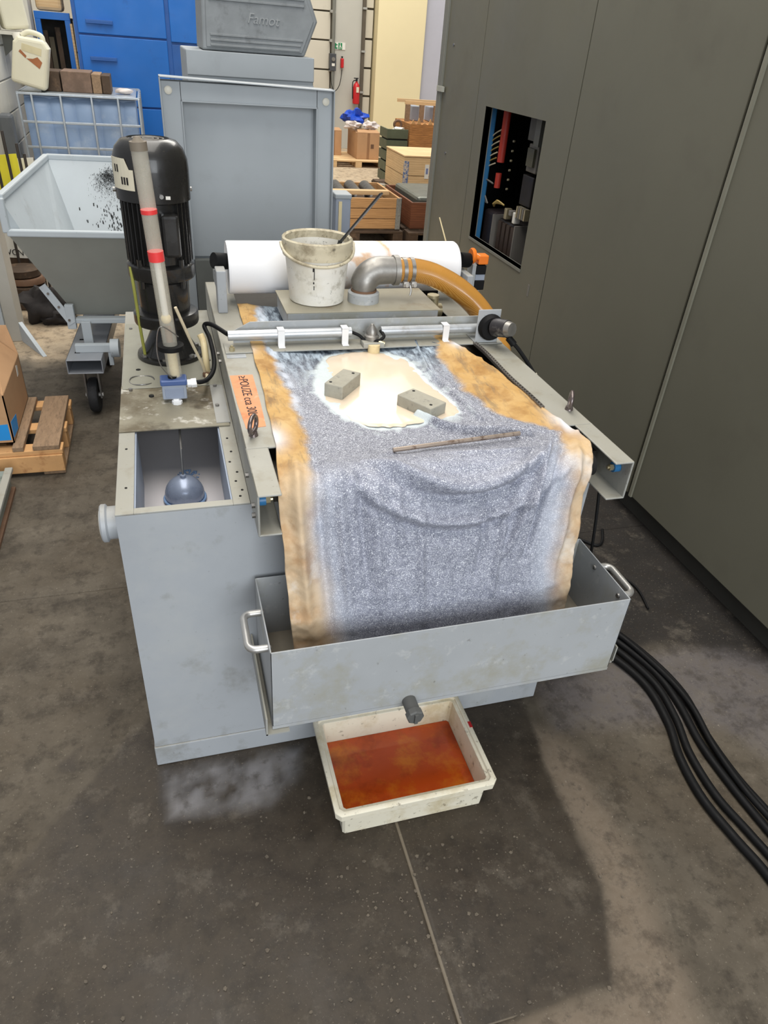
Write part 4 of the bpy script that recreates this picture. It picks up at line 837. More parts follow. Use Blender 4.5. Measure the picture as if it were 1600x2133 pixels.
MB().lathe((px,py_,pz0), [(0.07,0.24),(0.092,0.245),(0.094,0.25),(0.094,0.282),(0.088,0.287),(0.08,0.29)], 40).build('upper_flange', m_black, PM, smooth=35)
for a in (4.0, 5.4, 0.7, 2.3): 
    x, y = px+0.086*math.cos(a), py_+0.086*math.sin(a)
    MB().cyl((x,y,pz0+0.225),(x,y,pz0+0.305),0.008,n=8).build('stud', m_black, PM)
MB().lathe((px,py_,pz0), [(0.078,0.285),(0.078,0.50)], 32).build('stator', m_black, PM, smooth=35)
for k in range(36):
    a = 2*math.pi*k/36
    if 4.75 < a < 5.4: continue
    d = Vector((math.cos(a), math.sin(a), 0)); o_ = Vector((px,py_,pz0))
    MB().bar(o_+d*0.084+Vector((0,0,0.292)), o_+d*0.084+Vector((0,0,0.485)), 0.014, 0.0028, up=(-d.y, d.x, 0)).build('cooling_fin', m_black, PM)
MB().box(px+0.012,px+0.058,py_-0.112,py_-0.07,pz0+0.32,pz0+0.43).build('terminal_box', m_black, PM, bevel=0.008)
MB().lathe((px,py_,pz0), [(0.092,0.452),(0.098,0.455),(0.099,0.53),(0.097,0.555),(0.088,0.58),(0.072,0.597),(0.055,0.602),(0.053,0.598),(0,0.597)], 48).build('fan_cover', m_black, PM, smooth=35)
for r in (0.014, 0.027, 0.04): MB().tube([(px+r*math.cos(a),py_+r*math.sin(a),pz0+0.6) for a in np.linspace(0,2*math.pi,24,endpoint=False)],0.0022,6,closed=True).build('fan_grille', m_modgrey, PM)
for a in (3.2, 4.9, 0.2): 
    MB().cyl((px+0.098*math.cos(a),py_+0.098*math.sin(a),pz0+0.475),(px+0.105*math.cos(a),py_+0.105*math.sin(a),pz0+0.475),0.006,n=8).build('screw', m_steel, PM)
# label on the left front of the fan cover
lab = MB()
vs = []
for a in np.linspace(math.radians(196), math.radians(243), 8):
    for z in (0.485, 0.56):
        zz = z if a < math.radians(232) or z < 0.5 else 0.535
        vs.append((px+0.1004*math.cos(a), py_+0.1004*math.sin(a), pz0+zz))
lab.add(vs, [(2*i, 2*i+2, 2*i+3, 2*i+1) for i in range(7)])
lb_ = lab.build('type_label', m_label, PM, solid=0.0008, label='cream type label with small print')
for (a, z) in ((208,0.535),(214,0.535),(222,0.507),(227,0.507),(232,0.507)):
    a = math.radians(a); MB().bar((px+0.1012*math.cos(a),py_+0.1012*math.sin(a),pz0+z-0.009),(px+0.1012*math.cos(a),py_+0.1012*math.sin(a),pz0+z+0.009),0.005,0.0006,up=(-math.cos(a),-math.sin(a),0)).build('print', m_ink, lb_)
MB().box(px+0.03,px+0.042,py_-0.1,py_-0.0965,pz0+0.468,pz0+0.476).build('paint_fleck', m_white, PM)
MB().tube(smooth_path([(-0.088,2.14,0.855),(-0.092,2.13,0.95),(-0.095,2.13,1.06),(-0.098,2.14,1.12)]),0.0045,8).build('earth_lead', M('earth_lead', srgb(150,150,70), 0.5, var=0.2), PM, smooth=40)

# ------------------------------------------------------------------ level gauge
GA = thing('level_gauge', (-0.008, 1.86, 0.838), 'clear level gauge tube with red marks, junction box and steel float', 'level gauge')
MB().box(-0.044,0.020,1.835,1.872,0.848,0.898).build('junction_box', m_gaugegrey, GA, bevel=0.003)
MB().box(-0.047,0.023,1.832,1.875,0.888,0.905).build('box_lid', m_lidblue, GA, bevel=0.004)
MB().box(-0.037,0.012,1.8335,1.8352,0.853,0.882).build('box_panel', M('panel_bluegrey', srgb(136,146,166), 0.4), GA, bevel=0.002)
MB().cyl((-0.014,1.852,0.904),(-0.014,1.852,0.909),0.012,n=16).build('lid_plug', m_rubber, GA, smooth=40)
MB().cyl((0.023,1.855,0.885),(0.034,1.855,0.885),0.011,n=8).cyl((0.034,1.855,0.885),(0.048,1.855,0.886),0.013,n=8).build('cable_gland', m_glandw, GA, smooth=40)
MB().cyl((-0.010,1.84,0.838),(-0.010,1.84,0.85),0.009,n=8).cyl((-0.008,1.832,0.838),(-0.008,1.832,0.846),0.014,n=8).build('lower_gland', m_glandw, GA, smooth=40)
gb, gt = Vector((-0.006,1.865,0.90)), Vector((-0.034,1.860,1.462))
def gp(f_): return gb+(gt-gb)*f_
MB().tube([gp(0), gp(0.2), gp(0.5), gp(0.8), gp(1.0)], 0.0185, 24, caps=False).build('gauge_tube', m_tube, GA, smooth=60)
MB().tube([gp(0.985), gp(1.018)], 0.0195, 20).tube([gp(1.018), gp(1.035)], [0.014,0.006], 12).build('tube_cap', M('cap_grey', srgb(122,112,98), 0.6), GA, smooth=40)
MB().tube([gp(0.30), gp(0.55)], 0.0085, 14).build('inner_rod', m_white, GA, smooth=40)
MB().tube([gp(0.0), gp(0.13)], 0.013, 14).build('lower_rod', m_cream, GA, smooth=40)
MB().sphere(gp(0.29), 0.0135, 16).build('inner_bead', m_cream, GA, smooth=60)
MB().tube([gp(0.18), gp(0.25)], 0.009, 12).build('spring', m_brown, GA, smooth=40)
for f0, f1 in ((0.55, 0.592), (0.745, 0.762)): MB().tube([gp(f0), gp(f1)], 0.0192, 24).build('red_mark', m_tubered, GA, smooth=40)
MB().tube([gp(0.155)-Vector((0,0,0.006)), gp(0.155)+Vector((0,0,0.006))], 0.034, 24).build('tube_bracket', m_rubber, GA, smooth=40)
q = gp(0.155); MB().box(q.x-0.02,q.x+0.02,q.y+0.02,2.083,q.z-0.006,q.z+0.006).build('bracket_arm', m_rubber, GA)
MB().tube(smooth_path([(0.012,1.846,1.02),(-0.03,1.84,1.05),(-0.045,1.835,1.0),(-0.04,1.83,0.95),(-0.015,1.835,0.91)]),0.0016,6).build('wire', m_steel, GA)
MB().tube(smooth_path([(0.012,1.90,1.08),(0.03,1.92,1.02),(0.05,1.96,0.95),(0.072,2.0,0.88),(0.078,2.01,0.85)]),0.0042,8).build('signal_wire', m_wire, GA, smooth=40)
MB().tube(smooth_path([(0.048,1.855,0.886),(0.075,1.87,0.885),(0.098,1.92,0.89),(0.105,1.97,0.91),(0.10,2.03,0.945),(0.09,2.08,0.965),(0.11,2.06,0.975),(0.148,1.985,0.972)]),0.0065,10).build('power_cable', m_rubber, GA, smooth=40)
MB().tube(smooth_path([(0.048,1.853,0.884),(0.07,1.89,0.872),(0.082,1.95,0.86),(0.082,2.0,0.845)]),0.005,8).build('signal_wire', m_wire, GA, smooth=40)
MB().tube(smooth_path([(0.085,2.03,0.842),(0.085,2.03,0.88),(0.082,2.04,0.93),(0.075,2.05,0.95)]),0.010,10).build('sleeve', m_cream, GA, smooth=40)
MB().cyl((0.082,2.0,0.8405),(0.082,2.0,0.85),0.011,n=14).build('grommet', m_brown, GA, smooth=40)
# float hanging into the tank
fc = Vector((-0.012, 1.612, 0.685))
MB().tube([(-0.008,1.80,0.82),(-0.009,1.70,0.818),(-0.010,1.64,0.80),(-0.012,1.613,0.735)],0.0028,8).build('float_rod', m_steel, GA, smooth=40)
fl_ = MB().sphere(fc, 0.05, 28).tube([fc+Vector((0,0,0.044)), fc+Vector((0,0,0.056))], 0.007, 10).build('float_ball', m_float, GA, smooth=60, label='steel blue float ball')
MB().tube([fc+Vector((0.0515*math.cos(a),0.0515*math.sin(a),-0.012)) for a in np.linspace(0,2*math.pi,36,endpoint=False)],0.0035,8,closed=True).build('float_seam', m_foam, fl_, smooth=60)
fm_ = MB()
for k in range(60):
    a = random.random()*6.28; r = random.random()**0.6; fm_.sphere((0.0+0.032*r*math.cos(a),1.735+0.028*r*math.sin(a),0.6652),random.uniform(0.002,0.005),6)
fo = fm_.build('coolant_foam', m_foam, kind='stuff'); tag(fo, 'small patch of blue foam floating behind the steel float', 'foam', kind='stuff')

# ------------------------------------------------------------------ white bin with rust coloured liquid
BN = thing('plastic_bin', (0.475, 1.12, 0.0), 'shallow cream plastic bin under the sludge tray drain', 'bin')
def ringbox(mb, o, i, z0, z1):
    (ax0,ax1,ay0,ay1), (bx0,bx1,by0,by1) = o, i
    mb.box(ax0,ax1,ay0,by0,z0,z1).box(ax0,ax1,by1,ay1,z0,z1).box(ax0,bx0,by0,by1,z0,z1).box(bx1,ax1,by0,by1,z0,z1); return mb
hb = 0.115
def loop(x0,x1,y0,y1,z,ch): return [(x0+ch,y0,z),(x1-ch,y0,z),(x1,y0+ch,z),(x1,y1-ch,z),(x1-ch,y1,z),(x0+ch,y1,z),(x0,y1-ch,z),(x0,y0+ch,z)]
def loft(mb, loops, close=True):
    n = 8; vs = [p for l in loops for p in l]; fs = [(i*n+k, i*n+(k+1) % n, (i+1)*n+(k+1) % n, (i+1)*n+k) for i in range(len(loops)-1) for k in range(n)]
    fs.append(tuple(range(n-1,-1,-1))); fs.append(tuple((len(loops)-1)*n+k for k in range(n))); mb.add(vs, fs); return mb
bx0,bx1,by0,by1 = 0.266,0.699,0.972,1.288
loft(MB(), [loop(0.292,0.676,0.997,1.263,0,0.006), loop(0.288,0.680,0.993,1.267,0.09,0.006), loop(bx0+0.002,bx1-0.002,by0+0.002,by1-0.002,0.093,0.012), loop(bx0,bx1,by0,by1,hb,0.014), loop(bx0+0.004,bx1-0.004,by0+0.004,by1-0.004,hb+0.003,0.014),
            loop(bx0+0.013,bx1-0.013,by0+0.013,by1-0.013,hb+0.003,0.01), loop(bx0+0.015,bx1-0.015,by0+0.015,by1-0.015,hb-0.004,0.01), loop(0.291,0.677,0.996,1.264,hb-0.006,0.006), loop(0.296,0.672,1.001,1.259,0.008,0.006)]).build('bin_body', m_bin, BN, smooth=30, bevel=0.0012)
MB().ext([(bx1-0.0005,1.155,hb-0.012),(bx1-0.0005,1.175,hb-0.012),(bx1-0.0005,1.175,hb+0.001),(bx1-0.0005,1.155,hb+0.001)],(0.001,0,0)).box(bx1-0.009,bx1-0.0003,1.155,1.175,hb+0.003,hb+0.0036).build('red_mark', m_red, BN)
m_rust = M('rust_liquid', srgb(196, 80, 28), 0.05, var=0.15, vscale=5, spots=[(srgb(214,122,34), 9, 0.48, 0.62, 0.8), (srgb(120,40,14), 6, 0.5, 0.66, 0.7), (srgb(220,180,150), 90, 0.74, 0.78, 0.5)], coat=0.3)
loft(MB(), [loop(0.297,0.671,1.002,1.258,0.01,0.006), loop(0.2955,0.6725,1.0005,1.2595,0.030,0.006)]).build('rust_liquid', m_rust, BN, label='rusty orange-red liquid in the bin')

# ------------------------------------------------------------------ black cables on the floor at right
def cable(pts, r, label):
    o = MB().tube(smooth_path([(x,y,max(z,r*1.02)) for x,y,z in pts], 10), r, 12).build('floor_cable', m_rubber, smooth=60, origin=(pts[0][0],pts[0][1],0))
    tag(o, label, 'cable', 'black cables on the right floor')
cable([(1.15,2.3,0),(1.30,1.75,0),(1.40,1.52,0),(1.455,1.35,0),(1.47,1.20,0),(1.44,1.05,0),(1.43,0.90,0),(1.44,0.78,0),(1.45,0.62,0),(1.46,0.4,0),(1.40,-0.2,0),(1.2,-1.5,0),(1.1,-3.0,0)], 0.0115, 'black floor cable nearest the enclosure')
cable([(1.10,2.2,0),(1.27,1.70,0),(1.37,1.50,0),(1.43,1.32,0),(1.43,1.18,0),(1.40,1.02,0),(1.395,0.88,0),(1.40,0.75,0),(1.41,0.6,0),(1.40,0.4,0),(1.35,-0.2,0),(1.15,-1.5,0),(1.05,-3.0,0)], 0.0115, 'black floor cable second from the enclosure')
cable([(1.05,2.1,0),(1.23,1.68,0),(1.34,1.48,0),(1.40,1.28,0),(1.385,1.13,0),(1.345,1.0,0),(1.33,0.86,0),(1.345,0.74,0),(1.36,0.6,0),(1.35,0.4,0),(1.30,-0.2,0),(1.1,-1.5,0),(1.0,-3.0,0)], 0.0115, 'black floor cable third from the enclosure')
cable([(1.03,2.0,0),(1.2,1.64,0),(1.30,1.46,0),(1.365,1.28,0),(1.35,1.12,0),(1.305,0.99,0),(1.285,0.86,0),(1.295,0.74,0),(1.31,0.62,0),(1.30,0.4,0),(1.25,-0.2,0),(1.05,-1.5,0),(0.95,-3.0,0)], 0.0125, 'black floor cable nearest the sludge tray')
cable([(1.13,2.25,0.02),(1.28,1.72,0.02),(1.385,1.50,0.03),(1.44,1.30,0.03),(1.45,1.15,0.03),(1.42,1.0,0.03),(1.41,0.85,0.03),(1.42,0.72,0.03),(1.43,0.5,0.03),(1.39,-0.2,0.03),(1.18,-1.5,0.02),(1.08,-3.0,0.02)], 0.0095, 'thin black cable lying on top of the other floor cables')
o = MB().tube(smooth_path([(1.02,1.33,0.83),(1.04,1.30,0.5),(1.08,1.45,0.2),(1.15,1.6,0.008),(1.35,1.85,0.008),(1.5,1.9,0.008),(1.62,1.75,0.008),(1.6,1.6,0.008)]), 0.004, 8).build('thin_cable', m_rubber, smooth=60)
tag(o, 'thin black cable hanging below the right rail to the floor', 'cable')
o = MB().tube(smooth_path([(1.05,1.9,0.006),(1.3,2.0,0.006),(1.5,2.1,0.006),(1.62,2.0,0.006),(1.7,2.1,0.006)]), 0.006, 8).build('thin_cable', m_rubber, smooth=60)
tag(o, 'thin black cable curling on the dark floor by the enclosure', 'cable')

# ------------------------------------------------------------------ upright lid behind the machine, cabinet and cast cover
LD = thing('lid_panel', (0.38, 3.14, 0), 'upright grey framed lid panel behind the paper roll', 'lid')
lx0, lx1, ly, lz1 = 0.04, 0.695, 3.10, 1.535
(MB().box(lx0,lx0+0.004,ly,ly+0.096,0.0,lz1).box(lx1-0.004,lx1,ly,ly+0.096,0.0,lz1-0.012).ext([(lx0,ly,lz1-0.004),(lx1,ly,lz1-0.018),(lx1,ly,lz1-0.014),(lx0,ly,lz1)],(0,0.096,0)).box(lx0,lx1,ly+0.092,ly+0.096,0.0,lz1-0.014)).build('outer_frame', m_doorp, LD, bevel=0.001)
ringbox_ = MB(); 
(ringbox_.box(0.112,0.118,ly+0.022,ly+0.085,0.88,lz1-0.075).box(0.626,0.632,ly+0.022,ly+0.085,0.88,lz1-0.075).box(0.112,0.632,ly+0.022,ly+0.085,lz1-0.081,lz1-0.075))
ringbox_.build('inner_frame', m_doorp, LD, bevel=0.002)
MB().box(lx0+0.004,0.116,ly+0.032,ly+0.038,0.05,lz1-0.016).box(0.628,lx1-0.004,ly+0.032,ly+0.038,0.05,lz1-0.016).box(0.112,0.632,ly+0.032,ly+0.038,lz1-0.077,lz1-0.016).build('flat_flange', m_doorp, LD, bevel=0.001)
MB().box(0.118,0.626,ly+0.082,ly+0.088,0.88,lz1-0.08).build('recessed_sheet', m_doorp, LD)
MB().box(0.118,0.626,ly+0.02,ly+0.056,0.02,0.878).build('lower_sheet', M('lower_grey', srgb(98,100,96), 0.5), LD)
for x in (lx0+0.03, lx1-0.03): 
    MB().lathe((x,ly+0.032,lz1-0.045 if x < 0.3 else lz1-0.055), [(0.014,0.001),(0.014,-0.004),(0.009,-0.006),(0.0,-0.006)], 16, 'y').build('bolt', M('bolt_pale', srgb(214,210,196), 0.4), LD, smooth=40)
CB = thing('steel_cabinet', (0.49, 4.3, 0), 'grey steel cabinet carrying the ribbed cast cover', 'cabinet')
MB().box(0.183,0.785,4.0,4.6,0,1.60).build('body', m_doorp, CB, bevel=0.006)
MB().box(0.183,0.785,3.985,4.0,1.50,1.60).build('top_band', m_doorp, CB, bevel=0.003)
MB().box(0.183,0.785,3.99,4.0,0.1,1.485).build('front_sheet', m_doorp, CB, bevel=0.003)
CC = thing('cast_cover', (0.53, 4.1, 1.602), 'ribbed grey cast cover with raised script lying on the steel cabinet', 'cast cover')
prof = [(0.262,1.602),(0.745,1.602),(0.806,1.745),(0.76,1.86),(0.27,1.88)]
MB().ext([(x,4.02,z) for x,z in prof], (0,0.42,0)).build('body', m_rib, CC, bevel=0.008)
MB().ext([(x+(0.53-x)*0.07,4.012,z+(1.74-z)*0.09) for x,z in prof], (0,0.01,0)).build('front_rim', m_rib, CC, bevel=0.003)
for z, x0, x1 in ((1.625,0.30,0.72),(1.645,0.30,0.725),(1.665,0.30,0.735),(1.80,0.30,0.74),(1.825,0.30,0.74)):
    MB().box(x0,x1,4.005,4.014,z-0.005,z+0.005).build('rib', m_rib, CC, bevel=0.002)
text('raised_script', 'Famot', 0.058, M('raised_letters', srgb(150,153,154), 0.5), CC, (0.545,4.010,1.735), (1,0,-0.03), (0.03,0,1), 0.004, 0.25)
EB = thing('electrical_pillar', (0.78, 3.35, 0), 'slim grey electrical box on a stand beside the upright lid', 'electrical box')
MB().box(0.755,0.825,3.30,3.40,0.90,1.10).build('box', m_gaugegrey, EB, bevel=0.004)
MB().box(0.752,0.828,3.296,3.404,1.095,1.115).build('lid', m_doorp, EB, bevel=0.004)
MB().box(0.768,0.782,3.292,3.30,0.93,1.085).build('label_strip', m_cream, EB)
MB().box(0.775,0.805,3.33,3.37,0,0.90).build('stand', m_enclside, EB)
MB().box(0.75,0.80,3.28,3.31,0.90,0.93).build('terminal_cover', m_brown, EB, bevel=0.004)

# ------------------------------------------------------------------ tipping hopper
HP = thing('tipping_hopper', (-0.664, 3.60, 0), 'pale grey tipping hopper on castors left of the pump', 'hopper', rz=-0.06)
Wd, D_, zl, zt = 0.73, 1.17, 0.875, 1.02
B0 = [(0.19,0.20,0.44),(0.60,0.20,0.44),(0.60,0.85,0.44),(0.19,0.85,0.44)]
TL = [(0,0,zl),(Wd,0,zl),(Wd,0,zt),(Wd,D_,zt),(0,D_,zt),(0,0,zt)]
hv = B0+TL
hf = [(0,1,5,4),(1,2,7,6,5),(2,3,8,7),(3,0,4,9,8),(3,2,1,0)]
h1 = MB().add(hv, hf).build('hopper_shell', m_hopper, HP, local=True, solid=0.006)
inner = MB().add([(x*0.985+0.006,y*0.98+0.01,z+0.006) for x,y,z in hv], [tuple(reversed(f)) for f in hf])
rimp = [(0,0,zt),(0,0,zl),(Wd,0,zl),(Wd,0,zt),(Wd,D_,zt),(0,D_,zt)]
for a_, b_ in zip(rimp, rimp[1:]+rimp[:1]): MB().bar(a_, b_, 0.03, 0.03).build('rim_tube', m_hopper, HP, local=True, bevel=0.006)
MB().add([(x,y-0.003,z-0.002) for x,y,z in (B0[0],B0[1],TL[1],TL[0])], [(0,1,2,3)]).build('front_sheet', m_hopperout, HP, local=True, solid=0.003)
for y in (0.10, 0.14): MB().box(0.20,0.70,y,y+0.03,0.425-0.2*(y-0.1),0.45-0.2*(y-0.1)).build('cross_rail', m_hopper, HP, local=True, bevel=0.003)
def lb(*a): return MB().box(*a)
lb(0.225,0.27,0.08,0.11,0.31,0.44).build('post', m_hopper, HP, local=True, bevel=0.003)
for xx in (0.16, 0.54):
    mb = MB().box(xx,xx+0.165,-0.11,0.75,0.247,0.252).box(xx,xx+0.165,-0.11,0.75,0.313,0.318).box(xx,xx+0.005,-0.11,0.75,0.247,0.318).box(xx+0.16,xx+0.165,-0.11,0.75,0.247,0.318)
    mb.build('fork_pocket', M('pocket_grey', srgb(150,154,160), 0.4, metal=0.2, var=0.08), HP, local=True, bevel=0.002)
    for k in range(4): lb(xx+0.03,xx+0.055,-0.02+k*0.06,-0.004+k*0.06,0.3175,0.319).build('slot', m_dark, HP, local=True)
    for yy in (0.0, 0.62):
        cs = MB().box(xx+0.045,xx+0.13,yy-0.035,yy+0.055,0.235,0.247).box(xx+0.05,xx+0.058,yy-0.02,yy+0.03,0.075,0.24).box(xx+0.117,xx+0.125,yy-0.02,yy+0.03,0.075,0.24).build('castor_fork', m_steel, HP, local=True)
        wv = MB().lathe((xx+0.0875,yy,0.088), [(0.0,-0.018),(0.04,-0.02),(0.06,-0.024),(0.082,-0.022),(0.088,-0.014),(0.088,0.014),(0.082,0.022),(0.06,0.024),(0.04,0.02),(0,0.018)], 32, 'x').build('castor_wheel', m_tyre, HP, local=True, smooth=40)
        MB().cyl((xx+0.045,yy,0.088),(xx+0.13,yy,0.088),0.012,n=10).build('axle', m_alu, HP, local=True)
lb(0.195,0.36,-0.015,0.015,0.318,0.358).build('front_bar', m_hopper, HP, local=True, bevel=0.003)
MB().cyl((0.36,0.0,0.335),(0.40,0.0,0.335),0.045,n=24).build('pivot_cap', m_hopper, HP, local=True, smooth=40)
lb(0.345,0.365,-0.012,0.012,0.25,0.32).build('stay', m_hopper, HP, local=True)
MB().bar((0.075,0.11,0.61),(0.185,0.09,0.43),0.036,0.006,up=(0,1,0)).build('perforated_stay', m_hopper, HP, local=True)
for f_ in (0.2, 0.55, 0.9): 
    p = Vector((0.075,0.105,0.61)).lerp(Vector((0.185,0.085,0.43)), f_); MB().cyl(p, p+Vector((0,-0.004,0)), 0.006, n=10).build('bolt', m_steel, HP, local=True)
lb(0.16,0.20,0.09,0.12,0.40,0.52).build('post', m_hopper, HP, local=True, bevel=0.003)
# soot inside the hopper
sb = MB()
for k in range(2200):
    u = random.gauss(0.335, 0.04); zz = random.gauss(0.945, 0.02)-0.8*(u-0.335)**2*8
    if k % 2: zz = 0.95-abs(random.gauss(0, 0.06))
    if k % 14 == 0: u = random.gauss(0.37, 0.075); zz = random.uniform(0.64, 0.80)
    t_ = (zt-zz)/(zt-0.44); y = D_-t_*(D_-0.85)-0.008; s_ = random.uniform(0.002, 0.006) if k % 14 == 0 else random.uniform(0.0007, 0.0016)
    sb.ext([(u-s_*0.5,y,zz-s_*1.6),(u+s_*0.5,y,zz-s_*1.6),(u+s_*0.4,y,zz+s_*1.6),(u-s_*0.4,y,zz+s_*1.6)], (0,-0.0015,0))
sb.build('soot_flecks', m_dark, HP, local=True, kind='stuff')

# ------------------------------------------------------------------ IBC tank and things on it
IB = thing('liquid_container', (-0.53, 7.4, 0), 'caged bulk liquid container with bluish plastic tank', 'container')
ix0, ix1, iy0, iy1, iz1 = -0.985, -0.085, 6.9, 7.85, 1.165
def corr(u, v):
    x = ix0+0.03+(ix1-ix0-0.06)*u; z = 0.16+(iz1-0.022-0.16)*v
    y = iy0+0.035+0.02*(abs(math.sin(u*math.pi*4.5))**0.6-1)*-1
    edge = max(0, v-0.93)/0.07; return (x, y+0.08*edge*edge, z)
mb = MB().grid(corr, 72, 20).box(ix0+0.03,ix1-0.03,iy0+0.10,iy1-0.03,0.16,iz1-0.025)
mb.build('bottle', m_bottle, IB, smooth=50)
for z in (0.16, 0.38, 0.60, 0.785, 0.965, 1.16):
    MB().box(ix0,ix1,iy0-0.008,iy0+0.008,z-0.009,z+0.009).build('cage_bar', m_cage, IB, bevel=0.003)
    MB().box(ix1-0.008,ix1+0.008,iy0,iy1,z-0.009,z+0.009).build('cage_bar', m_cage, IB, bevel=0.003)
for x in (ix0, -0.885, -0.675, -0.445, -0.245, ix1):
    MB().box(x-0.008,x+0.008,iy0-0.016,iy0+0.0,0.14,1.16).build('cage_bar', m_cage, IB, bevel=0.003)
for y in (7.1, 7.3, 7.5, 7.7, iy1): MB().box(ix1-0.002,ix1+0.014,y-0.008,y+0.008,0.14,1.16).build('cage_bar', m_cage, IB, bevel=0.003)
MB().box(ix0,ix1,iy1-0.008,iy1+0.008,1.15,1.17).box(ix0-0.008,ix0+0.008,iy0,iy1,1.15,1.17).build('top_frame', m_cage, IB)
MB().box(ix0,ix1,iy0,iy1,0.0,0.14).build('pallet_base', m_wooddark, IB)
MB().box(ix0+0.01,ix1-0.02,iy0+0.02,iy1-0.02,1.152,1.168).build('top_plate', m_cage, IB)
b1 = MB().box(-0.83,-0.675,7.08,7.42,1.169,1.31).build('wooden_block', m_wooddark, bevel=0.006); tag(b1, 'dark wooden block on the caged container beside the canister', 'block')
b2 = thing('wooden_box', (-0.48, 7.28, 1.169), 'weathered brown wooden box on top of the caged container', 'box')
MB().box(-0.665,-0.44,7.08,7.45,1.169,1.315).build('side_board', M('weathered_brown', srgb(112,92,78), 0.8, var=0.2, spots=[(srgb(150,122,104),9,0.5,0.7,0.6)], bump=0.2), b2, bevel=0.005)
MB().box(-0.435,-0.365,7.085,7.45,1.169,1.305).build('side_board', m_palletold, b2, bevel=0.005)
MB().box(-0.36,-0.295,7.09,7.45,1.169,1.30).build('end_board', m_wooddark, b2, bevel=0.005)
o = MB().sphere((-0.19,7.15,1.192),0.05,12,(1.5,0.9,0.45),0.4,3).build('rag', m_bagwhite, smooth=60); tag(o, 'small white crumpled rag on the container corner', 'rag')
def canister(name, c, sz, tilt, yaw, label, mark):
    T = thing(name, c, label, 'canister'); T.rotation_euler = (0, tilt, yaw)
    w_, d_, h_ = sz
    MB().ext([(-w_/2,-d_/2,0.0),(w_/2,-d_/2,0.0),(w_/2,-d_/2,h_*0.86),(w_*0.32,-d_/2,h_),(-w_*0.38,-d_/2,h_*0.93),(-w_/2,-d_/2,h_*0.8)],(0,d_,0)).build('body', m_can, T, local=True, bevel=0.025, seg=3)
    MB().tube(smooth_path([(w_*0.30,0,h_*0.97),(w_*0.22,0,h_*1.06),(-w_*0.1,0,h_*1.06),(-w_*0.3,0,h_*0.95)]),0.018,10).build('grip', m_can, T, local=True, smooth=60)
    MB().cyl((-w_*0.4,0,h_*0.86),(-w_*0.46,0,h_*0.97),0.03,n=16).build('cap', m_white, T, local=True, smooth=40)
    if mark:
        MB().box(-w_*0.25,w_*0.3,-d_/2-0.002,-d_/2+0.001,h_*0.68,h_*0.82).build('label', M('tan_label', srgb(206,196,160), 0.6), T, local=True)
        MB().ext([(-w_*0.1,-d_/2-0.001,h_*0.55),(w_*0.05,-d_/2-0.001,h_*0.5),(w_*0.28,-d_/2-0.001,h_*0.42),(w_*0.34,-d_/2-0.001,h_*0.56),(w_*0.2,-d_/2-0.001,h_*0.64),(w_*0.08,-d_/2-0.001,h_*0.58)],(0,-0.001,0)).build('rust_patch', M('rust_patch', srgb(164,104,66), 0.7, var=0.2), T, local=True)
        MB().ext([(-w_*0.32,-d_/2-0.001,h_*0.64),(-w_*0.12,-d_/2-0.001,h_*0.55),(-w_*0.1,-d_/2-0.001,h_*0.6),(-w_*0.28,-d_/2-0.001,h_*0.69)],(0,-0.001,0)).build('rust_patch', M('rust_patch', srgb(164,104,66), 0.7, var=0.2), T, local=True)
    return T
canister('canister', (-0.893, 6.99, 1.205), (0.25, 0.17, 0.34), 0.24, 0.0, 'off-white plastic canister with rust patch leaning on the container', True)
canister('canister', (-1.02, 7.75, 1.56), (0.2, 0.2, 0.34), -0.1, 0.3, 'pale plastic canister high up in the corner by the left wall', False)
sh = thing('wall_shelf', (-1.03, 7.8, 1.5), 'small shelf board on the left wall under the upper canister', 'shelf')
MB().box(-1.147,-0.9,7.6,8.05,1.52,1.545).build('board', m_block, sh)
MB().ext([(-1.147,7.8,1.52),(-0.95,7.8,1.52),(-1.147,7.8,1.36)],(0,0.02,0)).build('bracket', m_enclside, sh)

# ------------------------------------------------------------------ blue lockers
BL = thing('blue_locker', (0.05, 8.6, 0), 'tall bright blue steel locker with drawer fronts', 'locker')
MB().box(-0.60,0.86,8.32,8.95,0,2.3).build('body', m_bluedark, BL, bevel=0.005)
for z0, z1 in ((0.06,0.97),(0.985,1.545),(1.56,2.26)):
    d = MB().box(-0.565,0.215,8.295,8.325,z0,z1).build('drawer_front', m_blue, BL, bevel=0.005)
    if z0 > 0.9:
        z = 1.378 if z0 < 1.3 else 1.665
        MB().box(-0.49,-0.255,8.262,8.296,z-0.016,z+0.004).box(-0.49,-0.255,8.262,8.268,z-0.016,z-0.026).build('grip_ledge', m_bluedark, d, bevel=0.002)
MB().box(0.255,0.82,8.295,8.325,1.54,2.26).build('door', m_blue, BL, bevel=0.005)
MB().box(0.255,0.82,8.31,8.325,0.06,1.52).build('door', m_bluedark, BL, bevel=0.005)
B2 = thing('open_blue_rack', (-0.78, 8.75, 0), 'open blue frame rack holding dark planks beside the locker', 'rack')
for x in (-0.955, -0.695): MB().box(x,x+0.05,8.6,8.65,0,1.64).build('post', m_blue, B2, bevel=0.003)
MB().box(-0.955,-0.645,8.6,8.65,1.64,1.70).build('top_bar', m_blue, B2, bevel=0.003)
MB().box(-0.955,-0.645,8.9,8.92,0,1.66).build('back_panel', m_dark, B2)
for k, (x, m_, z) in enumerate(((-0.88,m_wooddark,1.55),(-0.83,M('plank_olive', srgb(88,80,64), 0.8),1.5),(-0.765,m_wooddark,1.58))):
    o = MB().bar((x,8.75,0),(x-0.02,8.78,z),0.045,0.03,up=(0,1,0)).build('plank', m_, bevel=0.003); tag(o, ('dark plank standing leftmost in the blue rack','olive plank standing in the middle of the blue rack','dark plank standing rightmost in the blue rack')[k], 'plank', 'planks in the blue rack')
